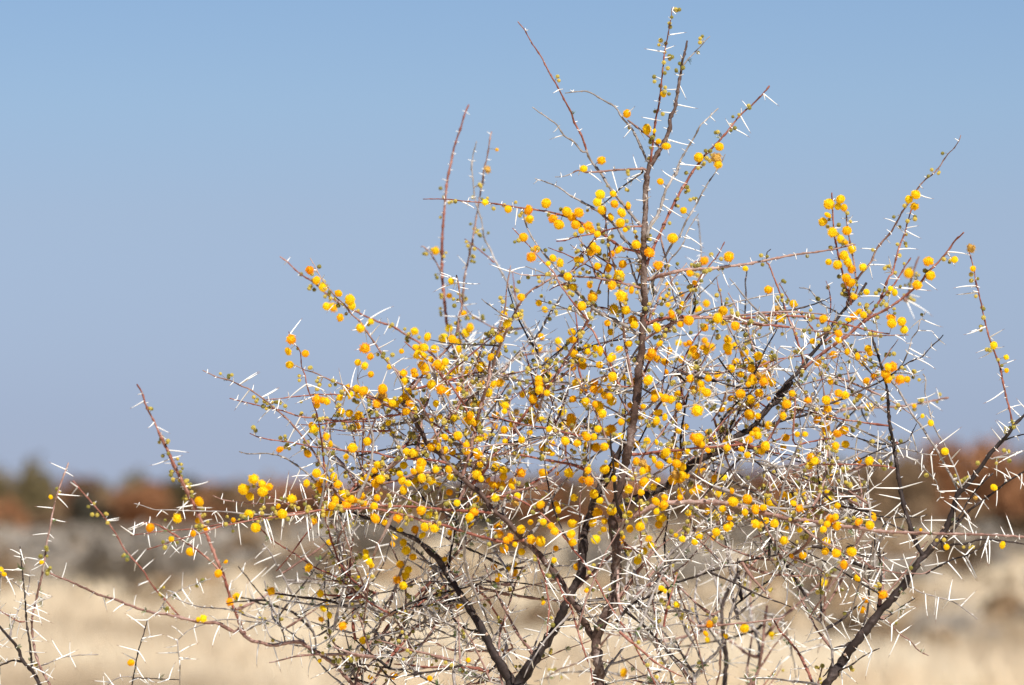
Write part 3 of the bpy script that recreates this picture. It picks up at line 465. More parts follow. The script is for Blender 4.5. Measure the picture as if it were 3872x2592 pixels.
FL = '''A 995,1440,65 1073,1270,30 1958,1362,75 1808,1430,65
B 382,965,72 550,1097,90 690,800,58 650,1200,50 715,1240,80 990,1335,80 1165,1245,75 1135,1340,90 1155,1395,70 665,1540,60 615,1112,45
C 588,835,90 685,795,80 665,855,60 715,865,65 578,928,65 535,985,80 617,1075,85 740,1060,80 685,1130,70 725,1160,65 780,1215,80 715,1270,80 745,1325,85 660,1350,80 585,1325,60 778,1385,70 735,1460,80 770,1500,80 875,1370,65 1322,755,85 1265,795,70 1313,855,70 1260,1420,85 1430,1320,85 1450,1440,85 1335,1520,85 1652,1305,60 1792,1210,72 1808,1382,50 75,1560,70 1110,1550,50
E 607,498,70 665,585,72 722,645,78 850,695,70 947,750,92 750,805,72 805,812,80 865,900,65 965,800,70 1035,990,78 1125,935,60 450,1085,85 425,1187,68 570,1205,65 437,1300,72 1075,1160,85 1120,1230,60 1072,1310,65 1385,1185,45 1015,1280,60 1125,1380,55 1283,1318,50 1405,1370,60 1490,1358,65 1585,1340,88 1665,1165,75 1740,1075,85 1788,993,72 1965,985,80 1930,1030,75 1910,862,65 1870,1165,80 1495,1015,72 1605,1063,72 1675,335,70 1805,590,55 1790,715,50 1060,1520,80 1225,1505,90 1640,1470,85 1685,1470,90 1720,1510,80 1780,1390,75 1435,1535,85 2015,1210,55 2140,1235,70 2050,1325,70 2165,1460,60
F 548,95,65 525,372,55 720,430,65 893,437,90 900,515,80 1042,380,85 1100,510,80 1150,560,90 1217,450,80 1258,495,78 1320,460,85 1290,560,80 1340,610,60 1400,580,90 1265,550,60 1510,25,75 1362,80,65 1500,305,85 1475,370,80 1515,438,80 1620,385,70 1738,400,65 1682,458,85 1590,495,75 1670,545,80 1610,300,60 1420,610,70 1475,640,60 1710,605,45 850,668,75 960,768,65 915,835,90 940,840,80 1100,845,65 1160,885,75 1060,890,50 1440,740,80 1470,770,70 1420,800,60 1655,773,80 1597,808,60 1805,730,80 1918,797,92 1990,905,85 2113,675,92 2008,200,55 1305,858,55 1340,862,50 1475,912,60 1570,928,75 1690,895,70 1660,990,95 1640,1020,70 1225,1000,75 1410,1070,65 1600,1075,80 1680,1165,105 1435,1175,85 1765,1115,65 1270,1090,70 830,1175,65 810,1335,80 710,1400,75 980,1225,60 1030,1280,60 1615,1278,92 1717,1285,78 1775,1370,85 1790,1410,70 1345,1250,80 1260,1470,70 1265,1535,65 1590,1470,60 1560,1395,55 1145,1545,65 2195,1250,80 2105,1320,80 1980,1430,85 2205,440,60 1000,1510,60 2070,1065,45,.6
G 1035,420,80 1245,385,88 955,605,45 915,525,60 1385,485,50 727,620,45,.6 665,735,30,.6 760,745,50,.6 845,705,45,.6 720,715,40,.6 730,790,45,.6 955,605,45,.6 860,803,92 755,875,80 905,925,88 985,833,70 1055,780,65 1195,845,88 1150,905,92 1200,940,60 1300,970,80 640,980,85 1040,985,70 835,957,58 1580,688,82 1790,783,65 1650,825,55 1675,910,65 1590,920,55 2045,910,70 2090,430,60 2165,455,78 660,1120,60 595,1200,85 575,1230,85 640,1250,65 705,1275,65 740,1180,60 718,1360,50 400,1120,60 910,1115,50 1055,1185,65 845,1255,65 1300,1140,65 1235,1150,85 1240,1190,60 1495,1225,80 1310,1285,80 1435,1330,70 935,1320,55 1155,1385,75 1070,1415,65 1010,1460,60 950,1510,85 1060,1535,75 560,1430,85 620,1540,70 1500,1385,60 1560,1400,90 1610,1450,75 1540,1440,80 1345,1545,80 1410,1465,50 1500,1540,75 150,1300,60 190,1420,60 260,1400,80 350,1400,60 100,1505,70 1955,1100,50 2175,1035,70 2130,1215,70 2105,1440,60 2175,1540,70 815,1550,70 90,730,80 240,1020,60
H 665,15,75 75,240,82 288,335,65 148,375,55 175,462,65 540,462,70 670,585,72 1335,175,80 800,275,60 905,235,55 840,400,65 800,440,70 880,430,60 750,470,50 1115,450,75 1120,500,80 1205,485,75 1225,555,65 1145,240,60 920,715,70 935,750,60 630,765,65 1085,870,70 1125,870,85 1065,930,75 1090,975,68 1190,978,82 1250,975,55 905,985,65 600,995,60 665,1090,55 725,1108,75 565,1150,75 575,1225,70 850,1115,45 930,1210,78 230,1185,80 410,1155,65 485,1320,65 75,1365,70 220,1470,70 320,1440,50 385,1440,50 545,1440,68 580,1430,60 658,1435,78 715,1405,80 645,1538,65 728,1525,75 50,1540,80 1985,688,68 2090,788,48 2092,900,42 1380,1287,38 1450,1345,55 1310,1200,40 445,640,50
I 1250,925,90 1325,965,70 1385,990,65 1330,1030,88 1165,1010,90 1220,1070,70 790,1113,82 605,1257,75 782,1278,55 1210,1218,72 1495,1220,90 1575,1090,80 1460,1155,50 375,1335,75 740,1385,60 555,1430,50 715,1540,75 1270,1335,88 850,1345,50 1760,1280,60 1475,672,65 1710,708,75 1745,470,60 1762,500,90 1870,565,65 1905,625,55 1785,875,80 1700,960,65 1930,905,75 1965,970,70 1885,1210,70 2030,1150,88 2015,1055,88 2090,660,82 2118,485,92 1995,350,65 1790,250,80 1835,255,60 1790,300,55 1870,265,65 2080,1095,70 1080,1270,45 2165,1065,60 2035,735,50
J 385,175,80 550,165,90 785,185,75 740,205,50 1320,260,85 1495,265,55 1590,300,70 1585,350,55 1685,355,55 1735,205,65 1830,190,85 1945,195,60 1955,50,65 1870,300,60 1890,420,65 1810,440,50 1645,465,50 1730,590,70 1590,605,50 1800,530,50 205,348,65 325,485,90 85,270,70 300,665,85 425,605,75 240,735,60 80,570,65 110,625,55 440,805,60 510,800,65 645,855,80 700,880,60 535,925,80 385,940,70 815,860,60 880,790,85 870,835,80 1003,843,60 825,950,78 885,915,75 963,935,78 770,960,60 1028,960,60 915,990,50 730,1018,75 1120,1035,60 1350,885,85 1445,925,55 1510,825,80 1575,905,65 1555,975,78 1490,970,80 1515,1010,60 1380,800,60 1650,945,60 1910,875,80 1725,870,80 2130,870,85 2030,875,40 1035,400,65 970,420,40 1080,567,60 1190,555,75 1258,537,60 1145,690,60 1290,1245,75 950,1225,60 880,1190,80 910,1330,80 890,1400,65 1125,1380,50 700,1350,60 655,1410,60 1725,1350,80 1810,1435,80 1890,1450,90 1890,1140,75 2030,1140,65 2040,1185,60 1805,1290,50 1980,1320,60 2010,1365,70 2160,1300,80 2150,1390,80 750,1530,75 410,1545,55 2020,1510,50 1730,1540,60 640,540,60 2070,350,85 2150,430,110 2040,500,80 1990,710,50 1960,695,60 2180,510,100 2100,600,80 2200,620,60
K 550,165,75 600,165,60 640,75,70 700,50,80 820,50,60 1010,80,90 700,260,85 480,265,70 590,310,100 560,290,60 620,370,80 350,400,70 380,430,90 400,510,95 230,510,80 290,470,70 690,510,100 770,560,60 585,500,65 780,440,60 485,635,60 570,655,85 640,650,75 420,620,50 345,870,90 500,850,60 510,940,80 450,930,60 640,840,85 730,810,70 550,1050,78 600,1110,70 380,1080,60 240,1140,60 720,920,55 910,770,60 960,790,75 990,840,90 960,860,70 1060,760,60 1105,805,70 975,950,85 1055,990,55 845,1010,75 1090,935,50 1260,830,75 1240,890,80 1300,890,80 1280,920,80 1220,930,90 1340,900,50 1290,1030,75 1280,1080,55 1390,1030,65 1150,1080,60 700,1190,82 790,1170,65 845,1225,65 580,1215,85 600,1200,80 540,1290,80 640,1280,55 635,1350,50 565,1435,80 365,1300,70 370,1370,70 370,1460,70 855,1345,65 940,1325,85 1120,1255,88 1100,1310,65 1015,1430,60 1300,1430,55 1245,1400,40 1625,1035,90 1720,1025,50 1570,920,65 1655,910,55 1730,1115,90 1850,1095,85 2035,1110,90 1985,1165,60 2100,1150,80 2150,1200,70 1580,1230,90 1510,1195,60 1640,1175,60 1350,1210,55 1830,1205,60 1560,1420,45 2180,1335,40 1065,185,75 1060,240,65 1095,360,80 1080,430,75 1150,400,60 1000,600,60 1080,610,50 910,630,60 1400,165,80 1450,110,50 1520,190,75 1520,75,60 1600,45,75 1280,210,75 1270,310,65 1425,345,110 1330,480,55 1265,515,50 1240,420,40 1520,530,55,.3 1570,585,70,.3 1430,580,110 1395,570,70 1345,690,50 1515,680,55 1700,565,50 1890,540,50 1800,215,90 1710,240,60 1880,250,75 1930,305,65 1950,200,80 2060,120,75 1990,60,100 1945,40,70 1860,320,70 1870,380,90 1940,390,55 1860,120,40 2030,480,70 2180,285,75,.3 2030,240,40,.3 2180,575,65 1995,650,80 2030,640,60 1970,690,60 1850,720,55 1800,670,50
L 80,890,88 150,930,75 190,975,68 30,945,60 392,970,82 838,1065,65 935,1090,85 540,1125,62 565,1230,75 780,1315,85 715,1425,75 930,545,80 340,1130,55,.3 230,1115,35,.3 1570,465,68 1985,770,60 1830,860,38 1583,1275,55 2058,1258,65 270,1350,40 1365,1130,28 455,1140,35,.3 1315,80,35,.3
M 0,880,45 25,905,30 303,443,28 248,833,28 1135,775,50 1350,830,32 1305,900,50 1415,1040,50 1375,1070,50 1215,1170,45 783,1433,42 1185,1175,30
N 1085,445,55 1085,485,60 1110,520,65 1130,550,50 1105,645,45 1423,437,75 1482,482,60 1373,543,68 1440,590,65 1420,640,70 1348,675,72 1400,725,70 597,572,75 282,770,72 697,792,65 760,860,68 720,920,68 775,975,62 705,1010,50 887,1065,72 10,825,60 1320,1490,65 692,1360,38 1645,560,60 1750,500,45 1325,310,65 1365,250,60 1500,250,70 1590,235,80 1565,300,65 1310,375,50 1400,360,65 1800,280,50 1880,900,70 2170,565,55 2215,640,70 1020,650,30 1120,1500,45 1625,1510,50 1950,1355,45
O 545,40,72 690,40,65 700,85,65 380,250,82 465,190,50 470,340,85 550,330,80 560,370,70 290,315,70 660,240,75 635,220,55 570,185,60 810,290,70 820,370,70 820,195,65 685,405,50 660,510,55 395,435,55 210,650,75 180,675,50 335,610,50 325,645,45 150,565,60 325,540,50 270,585,45 570,870,45 1568,745,60 1600,770,40 1700,885,60 1980,1050,70 1945,1130,55 1960,1180,50 2115,1150,45 1250,1460,75 935,765,40 1245,315,40 1700,300,45 1750,335,60 2005,310,40 330,375,50 1500,780,30
P 230,970,72 85,1030,50 435,1015,45 640,225,45 550,215,30 590,425,40'''
TH = '''B 720,290,890,280 690,430,525,410 720,415,795,388 780,760,700,745 850,710,885,850 825,895,990,918 750,1010,755,1140 745,1180,945,1215 740,1180,750,1320 850,1395,1050,1405 1280,1100,1215,1000 1280,1100,1415,1180 1560,820,1675,905 1540,810,1542,860 1390,900,1345,850 1360,1000,1440,1135 750,960,660,950 610,1010,500,992 400,1100,350,1175 460,1100,545,1195
C 1365,765,1490,772 1150,990,1042,965 1170,1010,1245,1100 750,1000,795,930 750,1000,850,988 1190,1230,1345,1243 945,1350,1130,1385 1600,1260,1660,1365 1620,1260,1805,1308 1420,1505,1510,1568 950,1360,955,1480 1280,1070,1375,1120 1270,1050,1355,1022 960,1218,845,1222
H 1140,215,1475,235 1130,215,1112,465 1010,262,830,290 890,445,625,425 1285,340,1325,485 1300,340,1455,470 1830,175,1645,222 1895,525,1720,578 1960,730,1848,785 2075,830,2175,805 2060,1080,1880,1160 1065,1070,1185,1200 780,1160,852,1350 870,1130,995,1300 620,950,670,1040 155,1430,152,1295 700,660,820,830 830,760,975,930 370,750,560,910 540,765,480,870 170,650,310,740 800,690,800,885 1150,620,1240,680 340,930,0,890 1340,815,1485,910 1280,715,1460,780 1350,570,1480,578 70,560,50,700 930,560,930,740 1010,470,975,730
E 1100,930,1330,828 1070,980,1090,1110 1210,1150,1345,1065 1890,815,1805,1160 1910,800,2030,795 1830,580,1690,515 1850,580,1832,665 1820,900,1700,858 1890,1085,2095,1090 1980,985,2095,1015 1640,1235,1340,1250 1860,1180,1865,1395 30,1420,190,1365 210,1568,345,1478 1330,1280,1430,1225 1240,1470,1280,1300 1850,1270,1740,1265
I 1150,70,1310,20 1195,190,1085,360 1320,220,1465,130 1400,350,1295,460 1700,130,1545,280 1700,130,1870,210 1640,400,1505,680 550,675,710,705 680,985,890,908 430,480,548,540 300,260,205,325 1515,1120,1555,840 1545,1115,1550,1010 1685,1090,1665,935 1840,1050,1830,880 1720,1190,1735,1490 1815,1190,1845,1440 1930,1100,1965,1290 2030,1190,2090,1425 2040,1330,2085,1550 1340,1270,1420,1500 1350,1260,1420,1430 1125,1290,1155,1510 1150,1310,1210,1345 1590,1200,1655,1310 1585,1210,1562,1335 20,1270,130,1252 330,1300,160,1345 340,1310,390,1540 540,1480,640,1558 550,1430,460,1565 750,1430,765,1568 650,1470,655,1568 910,1220,940,1310 860,1300,885,1385 930,1360,920,1435 550,790,485,788 1430,1120,1415,1000 980,1100,985,1035 2000,1200,2060,1430 1905,1210,1900,1330 2110,690,2140,900 2150,700,2160,540
F 800,440,780,585 300,365,440,445 1480,700,1600,680 1120,880,960,870 1390,1290,1365,1420 290,1030,265,1110 280,1020,125,965 320,1080,395,1105 290,1140,195,1115 1880,260,1905,340 1895,130,1945,290 1840,120,1700,185 1610,130,1660,310 1400,130,1510,220 1880,880,1950,1000 2060,395,2230,505 1900,470,1930,600 1440,820,1540,930 1220,640,1110,690 1060,1075,920,1110 1800,860,1610,930
G 880,190,1030,330 860,300,1050,360 540,420,610,550 720,540,820,600 1030,510,950,700 1020,630,1170,780 1000,460,870,385 1090,420,1220,450 1170,490,1265,640 820,990,960,1135 640,1170,765,1310 930,975,1100,960 1660,1100,1870,1200 1880,1200,2060,1355 1480,920,1515,860 1240,1240,1215,1385 1840,1010,1875,1120 1860,1010,1950,1085 1480,1340,1840,1375 570,40,585,145 580,240,670,272 720,410,660,375 1780,915,1850,1010 960,1150,1130,1145 600,860,660,880 550,1130,440,1140 250,1330,370,1270 380,1240,130,1310
L 1430,1160,1255,1275 1720,1010,1870,1125 1190,895,1025,1025 1210,890,1285,985 1140,635,1020,730 1150,445,1015,522 1370,490,1398,655 730,600,770,740 905,600,915,750 1060,460,1120,600 2120,690,1950,622 2125,695,2075,590 2230,680,2185,800 2010,800,1990,945 1850,840,1940,990 1910,880,1820,1055 1820,1140,1780,965 2090,1180,2040,1090 2150,1110,2080,985 1680,1190,1590,1245 1770,1290,1755,1400 1770,1390,1845,1568 1940,1220,1920,1455 150,620,290,825 45,570,185,840 255,600,415,715 100,575,260,430 240,575,325,430 30,560,130,420 690,875,540,955 700,890,790,1045 900,820,1070,745 640,1270,660,1360 625,1280,605,1180 625,1165,700,1310 940,1450,1040,1540 1060,1360,1305,1440 1590,1040,1360,1055 1670,580,1500,540 1440,1140,1375,1040 1340,1357,1050,1352 2230,490,2010,590 1800,700,1760,620 1620,690,1770,855 380,490,440,640 340,780,240,640 1760,860,1575,855
K 890,120,620,200 830,660,870,810 850,840,735,1120 1590,960,1660,640 1630,1150,1395,1310 1480,1045,1385,1155 900,230,930,320 810,640,820,480 900,560,970,745 1280,860,1070,560 1880,360,1910,490 1830,330,1840,560 1930,440,1950,600 1690,290,1460,450 1210,920,1140,1130 750,1240,500,1300 660,1250,400,1340 480,440,450,560 400,730,380,860 1750,730,1740,860 1920,640,1880,910 1180,780,1070,600 960,1250,1060,1130 1170,1310,1340,1290 1170,1190,1180,1320
N 710,600,620,590 530,470,625,395 300,540,170,670 230,420,140,520 490,850,400,1025 380,940,250,1010 700,940,440,970 900,830,770,915 740,990,780,1160 600,1070,740,1060 1140,1150,1220,1300 1320,780,1355,975 1520,690,1585,880 1880,880,1540,1030 1600,850,1740,880 240,180,290,420 220,190,285,340 600,130,618,385 700,110,725,335 900,130,965,445 920,100,970,320 1180,80,1140,300 1270,130,1220,350 1385,80,1415,315 1110,190,1090,320 820,40,840,190 300,1240,355,1460 180,1230,185,1420 1980,1110,1830,1250 2040,980,2150,1030 1450,1370,1570,1480 1820,1370,1680,1500 1260,1240,1400,1230 1080,680,1270,750 1200,850,1130,800 860,895,950,920 130,510,70,520 
O 560,440,630,340 930,540,1170,410 1090,750,1290,670 960,560,905,500 870,1090,1100,1095 1100,1010,1080,1210 1160,975,1085,1000 1300,1245,1200,1250 500,570,470,790 600,630,725,890 620,470,790,400 740,620,830,500 870,440,905,750 1250,600,1340,460 1390,420,1500,600 1700,710,1740,990 1640,620,1560,780 1530,880,1590,1240 1510,900,1530,1200 870,870,1000,905 950,1320,1100,1335 990,1510,1170,1560 370,380,290,665 430,490,480,640 110,760,50,820 20,890,140,1040 240,1000,320,1220 1940,280,2200,250 2050,620,2055,980 2210,560,2240,590 1900,780,1950,960 1450,1270,1590,1400 1700,1140,1650,1230 1240,1020,1130,930 1380,1120,1250,1100 1850,1540,1830,1440 640,1080,560,1160 720,1440,700,1540 280,1280,460,1420
P 1170,600,1340,640 1450,570,1465,690 1240,560,1260,560 1410,620,1210,600 1600,710,1635,900 1690,750,1680,930 1780,745,1920,740 1390,1030,1310,1190 1200,1150,1155,1370 1160,1140,1060,1095 1160,960,1190,1070 1440,750,1435,880 520,450,555,800 580,510,485,655 590,510,710,625 420,290,210,430 60,660,130,540 280,500,205,770 1120,530,1000,490 880,1280,820,1275 950,1290,1080,1395 660,1150,770,1350 700,1100,860,1070 1150,940,1000,960 1900,450,1995,620 1830,360,1790,480 2070,330,2060,500 1940,340,1900,450
M 380,280,290,230 390,290,445,325 350,430,500,435 360,440,405,520 305,505,205,500 310,570,405,585 280,660,180,675 290,665,330,695 640,580,720,568 850,870,930,810 790,800,830,750 860,600,745,635 150,790,45,760 160,860,60,885 150,800,75,795 25,920,80,1055 140,1120,320,1205 200,1220,300,1305 180,1100,300,1150 620,1030,640,1135 1310,1230,1290,1355 890,1170,770,1150 900,1160,985,1120 880,1180,915,1300 870,1290,985,1260 1060,1300,990,1265 1070,1410,1190,1400 1200,960,1215,1030 340,1440,470,1350 200,1460,330,1560 230,840,175,880 130,760,150,860 240,800,200,870 810,1450,915,1568 640,1530,610,1490'''
DC = FOCUS
class Br: pass
branches = []; SP = []            # SP: samples (px, py, depth, branch index, sample index)
def nearest(px, py, maxd, owner=None, pref=None, n=None):
    if not SP: return None
    A = SPA() ; m = (A[:,0]-px)**2 + (A[:,1]-py)**2
    if owner is not None: m = m + (A[:,5] != owner)*1e9
    j = int(np.argmin(m)); return (j, math.sqrt(m[j])) if m[j] < maxd**2 else None
_c = [None, 0]
def SPA():
    if _c[1] != len(SP): _c[0] = np.array(SP, float); _c[1] = len(SP)
    return _c[0]
for line in BR.split('\n'):
    head, pts = line.split('|'); h = head.split(); t = 'T'; P = []
    for tok in pts.split():
        if tok[0] == '@': t = tok[1]
        else:
            x, y = map(float, tok.split(',')); P.append(TP(t, x, y))
    b = Br(); b.kind = h[0]; ws = 1.75 if float(h[1]) < 30 else 1.28; b.w0 = float(h[1])/2.24*ws; b.w1 = max(3.3, float(h[2])/2.24*ws); dz = float(h[3]); b.abs = None; b.owner = 1 if 'L' in h else 0; b.ground = 'G' in h
    for q in h[4:]:
        if q.startswith('a='): b.abs = float(q[2:])
    L = sum(math.dist(P[i], P[i+1]) for i in range(len(P)-1))
    if dz == 0 and not b.ground: dz = random.uniform(-.10, .12) * min(1.4, L/1000)
    base = None if b.ground else nearest(P[0][0], P[0][1], 190, b.owner)
    d0 = DC + (b.abs or 0)
    pre = []
    if base:
        s = SPA()[base[0]]
        if b.abs is None: d0 = s[2]
        if base[1] > 3 or b.abs is not None:
            pre = [(s[0], s[1], s[2])]
            if abs(d0 - s[2]) > .1: pre.append((s[0]*.6+P[0][0]*.4, s[1]*.6+P[0][1]*.4+6, s[2]*.5+d0*.5))
    cum = 0; pp = []
    for i, p in enumerate(P):
        if i: cum += math.dist(P[i-1], p)
        f = (cum/L)
        if b.ground: f = max(0, (cum - L*.6)/(L*.4))
        pp.append((p[0], p[1], d0 + dz*f))
    b.traced0 = len(pre)
    stp = 9 if b.w0 < 25 else 12; pts3 = cat_rom(pre + pp, stp)
    b.npre = len(cat_rom(pre + pp[:1], stp)) if len(pre) and math.dist(pre[0][:2], P[0]) > 45 else 0
    ph = random.random()*100; n = len(pts3)
    amp = 1.5 if b.w0 < 14 else 2.2
    Q = []
    for i, p in enumerate(pts3):
        e = min(1, i/4)
        Q.append((p[0] + amp*e*noise.noise(Vector((i*.5, ph, 0))), p[1] + amp*e*noise.noise(Vector((i*.5, ph, 9))), p[2] + .012*e*noise.noise(Vector((i*.12, ph, 5)))))
    b.px = Q; b.P = [W(*q) for q in Q]
    def wf(i):
        if not b.ground: f = i/(n-1); return (b.w0 + (b.w1-b.w0)*f**1.15)*(1 if i >= b.npre else .62)
        y = Q[i][1]
        if y > 2592: return b.w0*(1 + (y-2592)/5200*.7)
        i0 = next(k for k in range(n) if Q[k][1] <= 2592); return b.w0 + (b.w1-b.w0)*((i-i0)/(n-1-i0))**1.15
    b.R = [max(.4, .5*wf(i))*K*Q[i][2] for i in range(n)]
    bi = len(branches); branches.append(b)
    for i in range(len(pre), n): SP.append((*Q[i], bi, i, b.owner))

BASE = [W(2215, 7850, FOCUS), W(-150, 7850, FOCUS+.05)]
for v in BASE: v.z = 0
ROOT = [empty('thorn_shrub', BASE[0], 'large thorn shrub covered in yellow ball flowers and long white thorns', 'shrub'),
        empty('thorn_shrub', BASE[1], 'smaller grey thorn shrub cut off at the bottom left corner with few yellow flowers', 'shrub')]
def loc_mesh(name, V, F, mats, owner, mi=None, center=None, smooth=True):
    c = center if center is not None else Vector((0,0,0))
    return make_mesh(name, [tuple(Vector(v)-c) for v in V], F, mats, smooth, mi)
CNT = {}
# procedural finer twigs filling the crown
ZONE = [(1150,1900),(1080,1650),(1250,1480),(1430,1330),(1640,1220),(1850,1080),(2050,880),(2250,780),(2480,800),(2640,950),(2900,1120),(3100,1050),(3330,1120),(3480,1300),(3480,1640),(3560,1900),(3500,2150),(3350,2400),(3150,2700),(900,2700),(820,2300),(1050,2100)]
def inside(x, y):
    r = False; n = len(ZONE); j = n-1
    for i in range(n):
        xi, yi = ZONE[i]; xj, yj = ZONE[j]
        if (yi > y) != (yj > y) and x < (xj-xi)*(y-yi)/(yj-yi)+xi: r = not r
        j = i
    return r
traced = list(branches)
zone_src = [(b, i) for b in traced for i in range(b.traced0+2, len(b.P)-1) if inside(b.px[i][0], b.px[i][1])]
twigs = []
def p_front(q): return q[2] - (.012 if random.random() < .9 else .07)
tries = 0
low_src = [(b, i) for b, i in zone_src if b.px[i][1] > 2150]
THK = np.array([(q[0], q[1], q[2], b.R[i]/(K*q[2])) for b in traced if b.w0 > 17 for i, q in enumerate(b.px) if 1000 < q[1] < 2650])
def hides(px):
    for q in px:
        m = (THK[:,0]-q[0])**2 + (THK[:,1]-q[1])**2; j = int(np.argmin(m))
        if m[j] < (THK[j,3]+3)**2 and q[2] < THK[j,2] - .004: return True
    return False
while len(twigs) < 640 and tries < 22000:
    tries += 1
    if twigs and random.random() < .25:
        b = random.choice(twigs); i = random.randrange(1, len(b.P)-1)
    else:
        b, i = random.choice(low_src if len(twigs) > 520 else zone_src)
    if b.px[i][1] < 1350 and random.random() < .62: continue
    if b.px[i][0] > 3300 and b.px[i][1] < 2000 and random.random() < .6: continue
    p = b.P[i]; t = (b.P[i+1]-b.P[i]).normalized(); low = b.px[i][1] > 1700
    d = Vector((random.gauss(0,1), abs(random.gauss(.35,.8)) if random.random() < .86 else -.2, random.gauss(.15,.8))).normalized(); d = (d*.9 + t*.45).normalized()
    L = random.uniform(.035, .20 if low else .12); n = max(4, int(L/.006))
    P = [p.copy()]; q = p.copy(); axis = Vector((random.gauss(0,1), random.gauss(0,1), random.gauss(0,1))).normalized(); cv = random.uniform(-.05,.05)
    for k in range(n):
        d = (d + axis.cross(d)*cv + Vector((random.gauss(0,.06), random.gauss(0,.06), random.gauss(.004,.06)))).normalized(); q = q + d*(L/n); P.append(q.copy())
    px = [PX(v) for v in P]
    if not all(inside(a[0], a[1]) for a in px[-2:]): continue
    if px[-1][2] < p_front(b.px[i]) or (random.random() < .9 and hides(px[2:])): continue
    nb = Br(); nb.P = P; nb.px = px; r0 = random.uniform(.0007, .00135)*(1.3 if low else 1); nb.R = [r0*(1-.6*k/n) for k in range(n+1)]
    nb.kind = random.choices('gmrd', [.44,.32,.07,.17] if low else [.32,.36,.18,.14])[0]; nb.owner = b.owner; nb.w0 = r0*2/K/5; nb.traced0 = 1; nb.abs = 0; nb.ground = False
    twigs.append(nb)
for b in twigs:
    bi = len(branches); branches.append(b)
    for i, q in enumerate(b.px): SP.append((*q, bi, i, b.owner))

stuffT = {}
nt_ind = 0
def foc(b): return sum(abs(q[2]-DC) for q in b.px)/len(b.px)
order = sorted(twigs, key=lambda b: -(b.R[0]*len(b.P)) / (1+3*foc(b)))
indiv = set(id(b) for b in order[:290])
for b in branches:
    thick = b.R[0] > .003
    n = 10 if thick else (7 if b.R[0] > .0015 else 5)
    R = list(b.R)
    if not thick:                                        # swollen nodes
        for i in range(2, len(R)-1, 5): R[i] *= 1.42
    if b.ground:
        for i in range(len(R)):
            if b.P[i].z < .25: R[i] *= 1 + (.25-b.P[i].z)*1.2
    V, F = tube(b.P, R, n, rough=.6 if thick else .35)
    isT = b in twigs if False else (id(b) in indiv)
    is_tw = any(b is x for x in ()) 
    if hasattr(b, 'w0') and b in traced if False else (b.abs is not None or True):
        pass
    b.V, b.F = V, F
tw_ids = set(id(b) for b in twigs)
for b in branches:
    if id(b) in tw_ids and id(b) not in indiv:
        stuffT.setdefault((b.owner, b.kind), MB()).add(b.V, b.F); continue
    name = 'twig' if id(b) in tw_ids or b.w0 < 4.5 else ('trunk' if b.ground and b.w0 > 27 else 'branch')
    c = b.P[0]
    mesh_obj(name, loc_mesh(name, b.V, b.F, [M_BARK[b.kind]], b.owner, center=c), ROOT[b.owner], c - BASE[b.owner])
for (ow, k), mb in stuffT.items():
    c = BASE[ow]; mesh_obj('fine_twigs', loc_mesh('fine_twigs', mb.V, mb.F, [M_BARK[k]], ow, center=c), ROOT[ow], (0,0,0), 'stuff')

# ------------------------------------------------------------------ nodes: thorns, buds, leaves
def thorn_mesh(L, r, bend, seed=0):
    n = 5; segs = 7; P = []; R = []
    for i in range(segs+1):
        s = i/segs; P.append(Vector((bend*L*math.sin(s*1.9)*.5, 0, L*s))); R.append(r*(1.25-.3*s)*(1-s**2.2)**.75 + .00006)
    V, F = tube(P, R, n, cap=False); mi = [1 if f[0] >= n*(segs-1) else 0 for f in F]
    return V, F, mi
TM = []
for L in (.005, .010, .016, .022, .028, .034):
    for bend in (-.22, .05, .28):
        V, F, mi = thorn_mesh(L, .00032+.0095*L, bend); TM.append((L, V, F, mi, make_mesh('thorn', [tuple(v) for v in V], F, [M_THORN, M_TIP], True, mi)))
def frame(d, roll):
    z = d.normalized(); x = z.orthogonal().normalized(); y = z.cross(x)
    return Matrix((x, y, z)).transposed() @ Matrix.Rotation(roll, 3, 'Z')
thorns = []      # (priority, owner, pos, dir, length, roll)
buds = []; leafs = []; stalks = {0: MB(), 1: MB()}; scars = {0: MB(), 1: MB()}
def blob(c, r, n=1):
    V = [c+Vector(v)*r*random.uniform(.7,1.25) for v in ((1,0,0),(-1,0,0),(0,1,0),(0,-1,0),(0,0,1),(0,0,-1))]
    return V, [(0,2,4),(2,1,4),(1,3,4),(3,0,4),(2,0,5),(1,2,5),(3,1,5),(0,3,5)]
def add_thorn(ow, p, d, L):
    q = PX(p); blur = abs(q[2]-DC)
    thorns.append((L*(1.0/(1+2.5*blur)), ow, p, d, L, random.random()*6.28))
for line in TH.split('\n'):
    tk = line.split(); t = tk[0]
    for s in tk[1:]:
        x0, y0, x1, y1 = map(float, s.split(',')); x0, y0 = TP(t, x0, y0); x1, y1 = TP(t, x1, y1)
        j = nearest(x0, y0, 60)
        if not j: continue
        a = SPA()[j[0]]; p = W(a[0], a[1], a[2]); L2 = math.dist((x0,y0),(x1,y1))
        e = W(x1, y1, a[2] + random.uniform(-.35,.35)*L2*K*a[2])
        d = e - p
        thorns.append((.08, int(a[5]), p, d, min(d.length, .042), random.random()*6.28))
